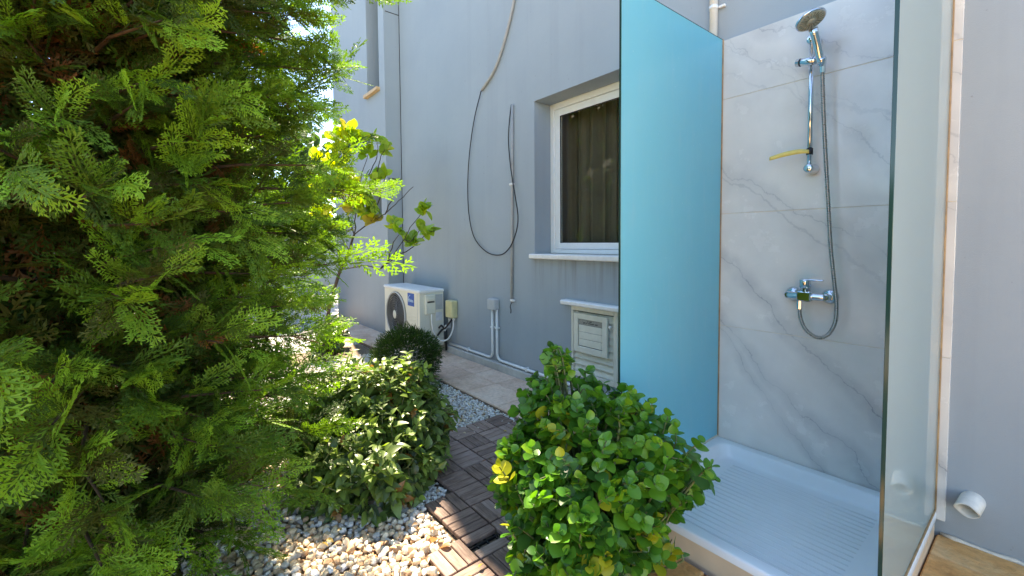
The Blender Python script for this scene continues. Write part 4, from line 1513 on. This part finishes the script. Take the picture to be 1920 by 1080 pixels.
# ------------------------------------------------------------------ big cypress
def make_spray(seed, nside, sub, wmul):
    r = np.random.default_rng(seed)
    V, T, W = [], [], []
    cz = r.uniform(-0.22, 0.28)
    lift = r.uniform(-0.12, 0.22)

    def el(p0, p1, w, c0, c1):
        p0, p1 = np.array(p0), np.array(p1)
        d = p1 - p0
        L = math.hypot(*d)
        nrm = np.array((-d[1], d[0])) / max(L, 1e-6)
        m = p0 + d * 0.5
        n = len(V)
        for q, c in ((p0, c0), (m + nrm * w / 2, (c0 + c1) / 2), (p1, c1), (m - nrm * w / 2, (c0 + c1) / 2)):
            V.append((q[0], q[1], -cz * q[0] ** 2 - lift * abs(q[1]) + r.normal() * 0.006))
            W.append(c)
        T.append((n, n + 1, n + 2))
        T.append((n, n + 2, n + 3))

    bend = r.normal() * 0.08
    axis = lambda t: np.array((t, bend * math.sin(3 * t)))
    for k in range(5):
        el(axis(k / 5), axis((k + 1) / 5 + 0.02), 0.020 * wmul, 0.05 + k * 0.15, 0.2 + k * 0.15)
    for k in range(nside):
        t = 0.06 + 0.90 * k / nside
        sg = 1 if k % 2 else -1
        ang = RAD(r.uniform(34, 52))
        ln = (0.40 * (1 - t) ** 0.75 * (0.55 + 0.45 * min(1, t / 0.25)) + 0.06) * r.uniform(0.78, 1.15)
        p = axis(t)
        d = np.array((math.cos(ang), sg * math.sin(ang)))
        tip = p + d * ln
        c = 0.25 + 0.5 * t
        el(p, tip, 0.016 * wmul, c, 0.9)
        m = max(2, int(ln * sub))
        for j in range(m):
            s = 0.16 + 0.80 * j / m
            q = p + d * ln * s
            a2 = math.atan2(d[1], d[0]) + (1 if j % 2 else -1) * RAD(r.uniform(30, 46))
            l2 = (0.105 * (1 - 0.55 * s) * min(1, ln / 0.18) + 0.012) * r.uniform(0.75, 1.2)
            e = q + np.array((math.cos(a2), math.sin(a2))) * l2
            el(q, e, 0.0185 * wmul, c + 0.1, min(1.0, c + 0.55))
    return np.array(V, float), np.array(T, int), np.array(W, float)


hi = [make_spray(100 + k, 17, 23, 1.55) for k in range(6)]
lo_ = [make_spray(200 + k, 12, 22, 1.7) for k in range(4)]
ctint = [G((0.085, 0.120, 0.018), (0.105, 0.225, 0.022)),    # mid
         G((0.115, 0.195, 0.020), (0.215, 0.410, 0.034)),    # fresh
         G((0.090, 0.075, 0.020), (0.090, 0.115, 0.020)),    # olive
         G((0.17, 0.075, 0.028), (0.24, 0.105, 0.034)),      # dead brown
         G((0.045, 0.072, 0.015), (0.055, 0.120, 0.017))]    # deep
tb = np.array((-2.38, -0.26, 0.0))
tree = thing('cypress_tree', 'large bushy green cypress with feathery flat sprays reaching the ground', 'tree', tuple(tb))
trunk = MB().tube([tuple(tb + (0, 0, -0.02)), tuple(tb + (0.02, 0.01, 0.8)), tuple(tb + (0.0, 0.03, 1.8)), tuple(tb + (0.02, 0.0, 3.0)), tuple(tb + (0.0, 0.0, 4.1))], [0.085, 0.07, 0.055, 0.035, 0.008], 12)
part('trunk', trunk, 'bark', tree)


def crown_r(z, th):
    if z < 0.7:
        base = 0.86 + 0.02 * z / 0.7
    elif z < 2.6:
        base = 0.88
    else:
        base = 0.88 * max(0.12, 1 - (z - 2.6) / 1.9)
    lump = 1 + 0.10 * math.sin(3 * th + 2.1 * z + 0.6) + 0.09 * math.sin(5 * th - 3.7 * z + 1.0) + 0.06 * math.sin(9 * th + 6.1 * z)
    side = max(0.0, math.cos(th - 0.89))
    shape = 1 - 0.13 * side * math.exp(-((z - 1.68) / 0.26) ** 2) + 0.08 * side * math.exp(-((z - 2.35) / 0.25) ** 2) 
    return base * lump * shape


br_mb = MB()
ci, cs = [], []
NB = 600
zl = []
for b in range(NB):
    th = b * 2.399963 + rng.normal() * 0.15
    zt = 0.10 + 4.0 * ((b + 0.5) / NB) ** 1.05
    R = crown_r(zt, th) * rng.uniform(0.80, 1.07)
    if rng.random() < 0.08:
        R *= 1.10
    rise = rng.uniform(0.05, 0.32)
    z0 = max(0.05, zt - R * rise)
    side = rng.normal() * 0.18
    rad = np.array((math.cos(th), math.sin(th), 0))
    tan = np.array((-math.sin(th), math.cos(th), 0))

    def P(s):
        return tb + rad * R * s + tan * side * s * s * R + np.array((0, 0, z0 + (zt - z0) * s + 0.06 * math.sin(math.pi * s) * R))
    pts = [tuple(P(s)) for s in (0.04, 0.3, 0.6, 0.9)]
    br_mb.tube(pts, [0.012, 0.009, 0.006, 0.0025], 5, False)
    toc = unit(np.array(CAM) - P(1.0))
    facing = float(np.dot(rad, toc))
    near = facing > -0.25
    ns = 30 if near and facing < 0.35 and zt > 1.2 else 23 if near and facing < 0.55 else 18 if near else 8
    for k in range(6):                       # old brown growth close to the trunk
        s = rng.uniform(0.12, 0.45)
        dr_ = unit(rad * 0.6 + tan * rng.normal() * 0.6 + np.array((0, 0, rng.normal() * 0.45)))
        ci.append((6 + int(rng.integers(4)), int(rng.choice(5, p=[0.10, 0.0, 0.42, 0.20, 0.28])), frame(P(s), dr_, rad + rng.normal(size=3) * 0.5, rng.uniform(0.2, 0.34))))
        cs.append(-20.0)
    for k in range(ns):
        s = 0.34 + 0.64 * (k + rng.uniform(-0.3, 0.3)) / (ns - 1)
        p = P(s)
        h = P(min(1.05, s + 0.05)) - P(s - 0.05)
        h = unit(h)
        sg = 1 if k % 2 else -1
        an = RAD(rng.uniform(12, 62)) * (1 - 0.55 * max(0, s - 0.6) / 0.4)
        if k == ns - 1:
            an = 0.0
        dr_ = unit(h * math.cos(an) + tan * sg * math.sin(an) + np.array((0, 0, rng.normal() * 0.42 + 0.10)))
        nrm = unit(np.array((0, 0, 0.60)) + rad * rng.uniform(0.1, 1.3) + rng.normal(size=3) * 0.5)
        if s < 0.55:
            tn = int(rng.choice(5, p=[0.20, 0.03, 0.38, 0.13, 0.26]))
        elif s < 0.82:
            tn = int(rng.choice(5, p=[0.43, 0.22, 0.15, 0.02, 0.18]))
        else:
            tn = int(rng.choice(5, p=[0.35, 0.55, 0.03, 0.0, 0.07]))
        size = rng.uniform(0.13, 0.215) * (1.0 if near else 1.4)
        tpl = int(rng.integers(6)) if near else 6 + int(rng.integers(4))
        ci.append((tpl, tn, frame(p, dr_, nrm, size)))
        cs.append(in_view_score(p) + 1.2 * s + 0.5 * facing)
part('branches', br_mb, 'bark', tree)
rest = grow(tree, 'foliage_spray', hi + lo_, ctint, ci, cs, 'conifer_leaf', 300, False)
V, T, Cc = scatter(hi + lo_, ctint, rest, tuple(tb))
part('crown', np_mesh('crown', V, T, Cc), 'conifer_leaf', tree, kind='stuff')
print('crown tris', len(T), 'sprays', len(ci))

# ------------------------------------------------------------------ stones
ico_v = []
ph = (1 + 5 ** 0.5) / 2
for a, b in ((-1, ph), (1, ph), (-1, -ph), (1, -ph)):
    ico_v.append((a, b, 0))
for a, b in ((-1, ph), (1, ph), (-1, -ph), (1, -ph)):
    ico_v.append((0, a, b))
for a, b in ((-1, ph), (1, ph), (-1, -ph), (1, -ph)):
    ico_v.append((b, 0, a))
ico_v = np.array(ico_v, float)
ico_v /= np.linalg.norm(ico_v[0])
ico_f = np.array([(0, 11, 5), (0, 5, 1), (0, 1, 7), (0, 7, 10), (0, 10, 11), (1, 5, 9), (5, 11, 4), (11, 10, 2), (10, 7, 6), (7, 1, 8), (3, 9, 4), (3, 4, 2), (3, 2, 6), (3, 6, 8), (3, 8, 9), (4, 9, 5), (2, 4, 11), (6, 2, 10), (8, 6, 7), (9, 8, 1)])


def subdiv(v, f):
    v = [tuple(x) for x in v]
    cache, out = {}, []

    def mid_(a, b):
        k = (min(a, b), max(a, b))
        if k not in cache:
            m = np.array(v[a]) + np.array(v[b])
            m /= np.linalg.norm(m)
            cache[k] = len(v)
            v.append(tuple(m))
        return cache[k]
    for a, b, c in f:
        ab, bc2, ca = mid_(a, b), mid_(b, c), mid_(c, a)
        out += [(a, ab, ca), (b, bc2, ab), (c, ca, bc2), (ab, bc2, ca)]
    return np.array(v), np.array(out)


s1v, s1f = subdiv(ico_v, ico_f)


def stone_t(v, f, seed):
    r = np.random.default_rng(seed)
    w = v.copy()
    for _ in range(11):                      # chip flat facets off
        d = unit(r.normal(size=3))
        lim = r.uniform(0.55, 0.85)
        over = np.maximum(0, w @ d - lim)
        w = w - over[:, None] * d[None]
    w = w * np.array((1.0, r.uniform(0.65, 0.95), r.uniform(0.5, 0.75))) * (1 + r.normal(size=(len(w), 1)) * 0.035)
    return w, f, np.full(len(w), 0.5)


stones = [stone_t(s1v, s1f, k) for k in range(8)] + [stone_t(ico_v, ico_f, 50 + k) for k in range(6)]
stint = [G(c, c) for c in ((0.72, 0.70, 0.66), (0.80, 0.78, 0.75), (0.60, 0.58, 0.54), (0.44, 0.42, 0.38), (0.70, 0.54, 0.36), (0.58, 0.42, 0.27), (0.78, 0.64, 0.46), (0.46, 0.29, 0.17), (0.82, 0.73, 0.58))]


def blocked(x, y):
    if y > 1.835 or (x > -0.985 and y > 0.74):
        return True
    for cx, cyy in deck_cells:
        if cx - 0.012 < x < cx + Q + 0.012 and cyy - 0.012 < y < cyy + Q + 0.012:
            # gravel has spilled over the outermost tiles
            if cx < -2.2 and x < -2.24 + 0.05 * math.sin(40 * y):
                return False
            return True
    return False


def bed(x0, x1, y0, y1, size, layers, tp, big, cond=None):
    out = []
    st_ = size * 1.55
    for ly in range(layers):
        x = x0
        while x < x1:
            y = y0
            while y < y1:
                px, py = x + rng.uniform(-0.5, 0.5) * st_, y + rng.uniform(-0.5, 0.5) * st_
                y += st_
                if blocked(px, py) or (cond and not cond(px, py)):
                    continue
                r = size * rng.uniform(0.65, 1.3)
                ax = unit((rng.normal(), rng.normal(), rng.normal() * 0.35))
                up = np.array((rng.normal() * 0.3, rng.normal() * 0.3, 1.0))
                z = 0.004 + r * 0.35 + ly * size * 0.75 + rng.uniform(0, size * 0.35)
                k = int(rng.integers(8)) if big else 8 + int(rng.integers(6))
                out.append((k, int(rng.choice(9, p=tp)), frame((px, py, z), ax, up, r)))
            x += st_
    return out


white = [0.28, 0.26, 0.18, 0.08, 0.05, 0.02, 0.06, 0.01, 0.06]
tan_ = [0.09, 0.04, 0.10, 0.10, 0.22, 0.17, 0.14, 0.09, 0.05]
edge = lambda x, y: y - (0.86 + 0.16 * (x + 1.8) + 0.05 * math.sin(9 * x))
near_st = bed(-2.75, -0.96, 0.05, 1.2, 0.0175, 2, tan_, True, lambda x, y: edge(x, y) < 0)
mid_st = bed(-4.6, -0.96, 0.75, 1.84, 0.0125, 2, white, False, lambda x, y: edge(x, y) >= 0)
far_st = bed(-5.2, -2.75, -1.9, 0.8, 0.021, 1, white, False)
near2 = bed(-2.75, -0.96, -0.8, 0.05, 0.024, 1, tan_, False)
for nm, lst in (('gravel', near_st + mid_st + far_st + near2),):
    V, T, Cc = scatter(stones, stint, lst, (0, 0, 0))
    o = part(nm, np_mesh(nm, V, T, Cc), 'pebble', None, kind='stuff')
    o['label'] = 'loose white and tan gravel stones around the plants and path'
    o['category'] = 'gravel'
    print('stones', len(lst), len(T))

# fallen dry leaves
dry = [G((0.30, 0.13, 0.05), (0.36, 0.17, 0.06)), G((0.42, 0.28, 0.08), (0.48, 0.33, 0.10))]
for (x, y, z), a, k, lb in (((-1.27, 0.80, 0.040), 0.6, 1, 'yellow fallen leaf lying on the deck tile beside the missing slat'), ((-1.50, 0.79, 0.045), 2.1, 0, 'brown fallen leaf lying on the gravel at the deck edge'), ((-1.44, 0.845, 0.042), 4.0, 0, 'curled brown fallen leaf lying across the edge slats of the deck')):
    v, t_, w = ovate_leaf[k + 1]
    me = np_mesh('fallen_leaf', v * 0.05, t_, tint_cols(w, dry[k]), True)
    me.materials.append(M['soft_leaf'])
    o = bpy.data.objects.new('fallen_leaf', me)
    COL.objects.link(o)
    o.location = (x, y, z)
    o.rotation_euler = (0.1, 0.15, a)
    o['label'], o['category'], o['group'] = lb, 'leaf', 'fallen leaves'

# scraps of dry leaf among the stones and under the shrubs
lit = []
for k in range(170):
    if k % 3 == 0:
        x, y = rng.normal(-1.08, 0.22), rng.normal(1.0, 0.2)
    else:
        x, y = rng.uniform(-2.6, -1.25), rng.uniform(0.15, 1.7)
    if y > 1.8 or (x > -1.0 and y > 1.48):
        continue
    on_deck = any(cx < x < cx + Q and cyy < y < cyy + Q for cx, cyy in deck_cells)
    if on_deck and k % 4:
        continue
    lit.append((int(rng.integers(4)), int(rng.integers(3)), frame((x, y, 0.046 if on_deck else 0.052), unit((rng.normal(), rng.normal(), 0.15)), (rng.normal() * 0.3, rng.normal() * 0.3, 1), rng.uniform(0.012, 0.034))))
V, T, Cc = scatter(ovate_leaf, dry + [G((0.16, 0.09, 0.05), (0.20, 0.12, 0.07))], lit, (0, 0, 0))
o = part('leaf_litter', np_mesh('leaf_litter', V, T, Cc, True), 'soft_leaf', None, kind='stuff')
o['label'], o['category'] = 'small scraps of dry brown leaves scattered over gravel and deck', 'leaf litter'

# ------------------------------------------------------------------ garden beyond: boundary wall and hedge facing the house
gw = thing('garden_wall', 'low pale rendered boundary wall at the far end of the garden', 'wall', (-12.0, 0, 0))
part('panel', MB().box(-12.15, -12.0, -8, 9, 0, 1.8), 'wall', gw)
part('coping', MB().box(-12.2, -11.95, -8, 9, 1.8, 1.86, 0.01), 'sill_stone', gw)
hg = thing('hedge', 'tall dense green hedge facing the house across the garden', 'hedge', (-5.0, -4.2, 0))
hi_ = []
for k in range(24000):
    x = rng.uniform(-12.5, -6.2)
    z = rng.uniform(0.02, 1.0) ** 0.8 * (5.4 + 0.5 * math.sin(1.7 * x) + 0.3 * math.sin(4.1 * x + 1))
    y = -4.2 + rng.normal() * 0.28 + (0.55 if rng.random() < 0.6 else -0.4)
    if k % 2:
        x = rng.uniform(-6.2, 1.5)
        y -= 1.3
        z = rng.uniform(0.02, 1.0) ** 0.8 * (1.9 + 0.3 * math.sin(1.7 * x) + 0.2 * math.sin(4.1 * x + 1))
    hi_.append((int(rng.integers(4)), int(rng.integers(3)), frame((x, y, z), rand_dir() + np.array((0, 0.4, 0)), rand_dir() + np.array((0, 0.4, 0.6)), rng.uniform(0.22, 0.36))))
htint = [G((0.035, 0.075, 0.02), (0.03, 0.06, 0.018)), G((0.06, 0.12, 0.025), (0.05, 0.10, 0.02)), G((0.10, 0.17, 0.03), (0.08, 0.15, 0.028))]
blade = (needle[0] * np.array((1, 5, 1)), needle[1], needle[2])
V, T, Cc = scatter([blade], htint, [(0, tn, m_) for _, tn, m_ in hi_], (-5.0, -4.2, 0))
part('foliage', np_mesh('foliage', V, T, Cc, True), 'soft_leaf', hg, kind='stuff')
for x in np.arange(-12, -6, 1.5):
    part('trunk', MB().tube([(x, -4.2, 0), (x + 0.05, -4.2, 1.6), (x, -4.15, 3.2)], [0.06, 0.045, 0.02], 8), 'bark', hg)

# added tree, covers the bright sky in the gaps of the cypress
ft = thing('sky_cover_tree', 'added distant leafy tree covering the bright sky behind the cypress', 'tree', (-9.8, 1.0, 0))
part('trunk', MB().tube([(-9.8, 1.0, 0), (-9.75, 1.05, 1.0), (-9.8, 1.0, 2.2)], [0.11, 0.08, 0.04], 8), 'bark', ft)
fl = []
for k in range(7000):
    d = rand_dir()
    r = (1.0 + 0.18 * math.sin(5 * d[0] + 3 * d[2]) * math.cos(4 * d[1])) * rng.uniform(0.55, 1.0) ** 0.5
    p = np.array((-9.8, 1.0, 2.3)) + d * r * np.array((1.5, 1.9, 1.7))
    if p[2] > 0.3:
        fl.append((0, int(rng.integers(3)), frame(p, rand_dir(), rand_dir() + np.array((0, 0, 0.8)), rng.uniform(0.14, 0.24))))
V, T, Cc = scatter([blade], htint, fl, (-9.8, 1.0, 0))
part('crown', np_mesh('crown', V, T, Cc), 'soft_leaf', ft, kind='stuff')
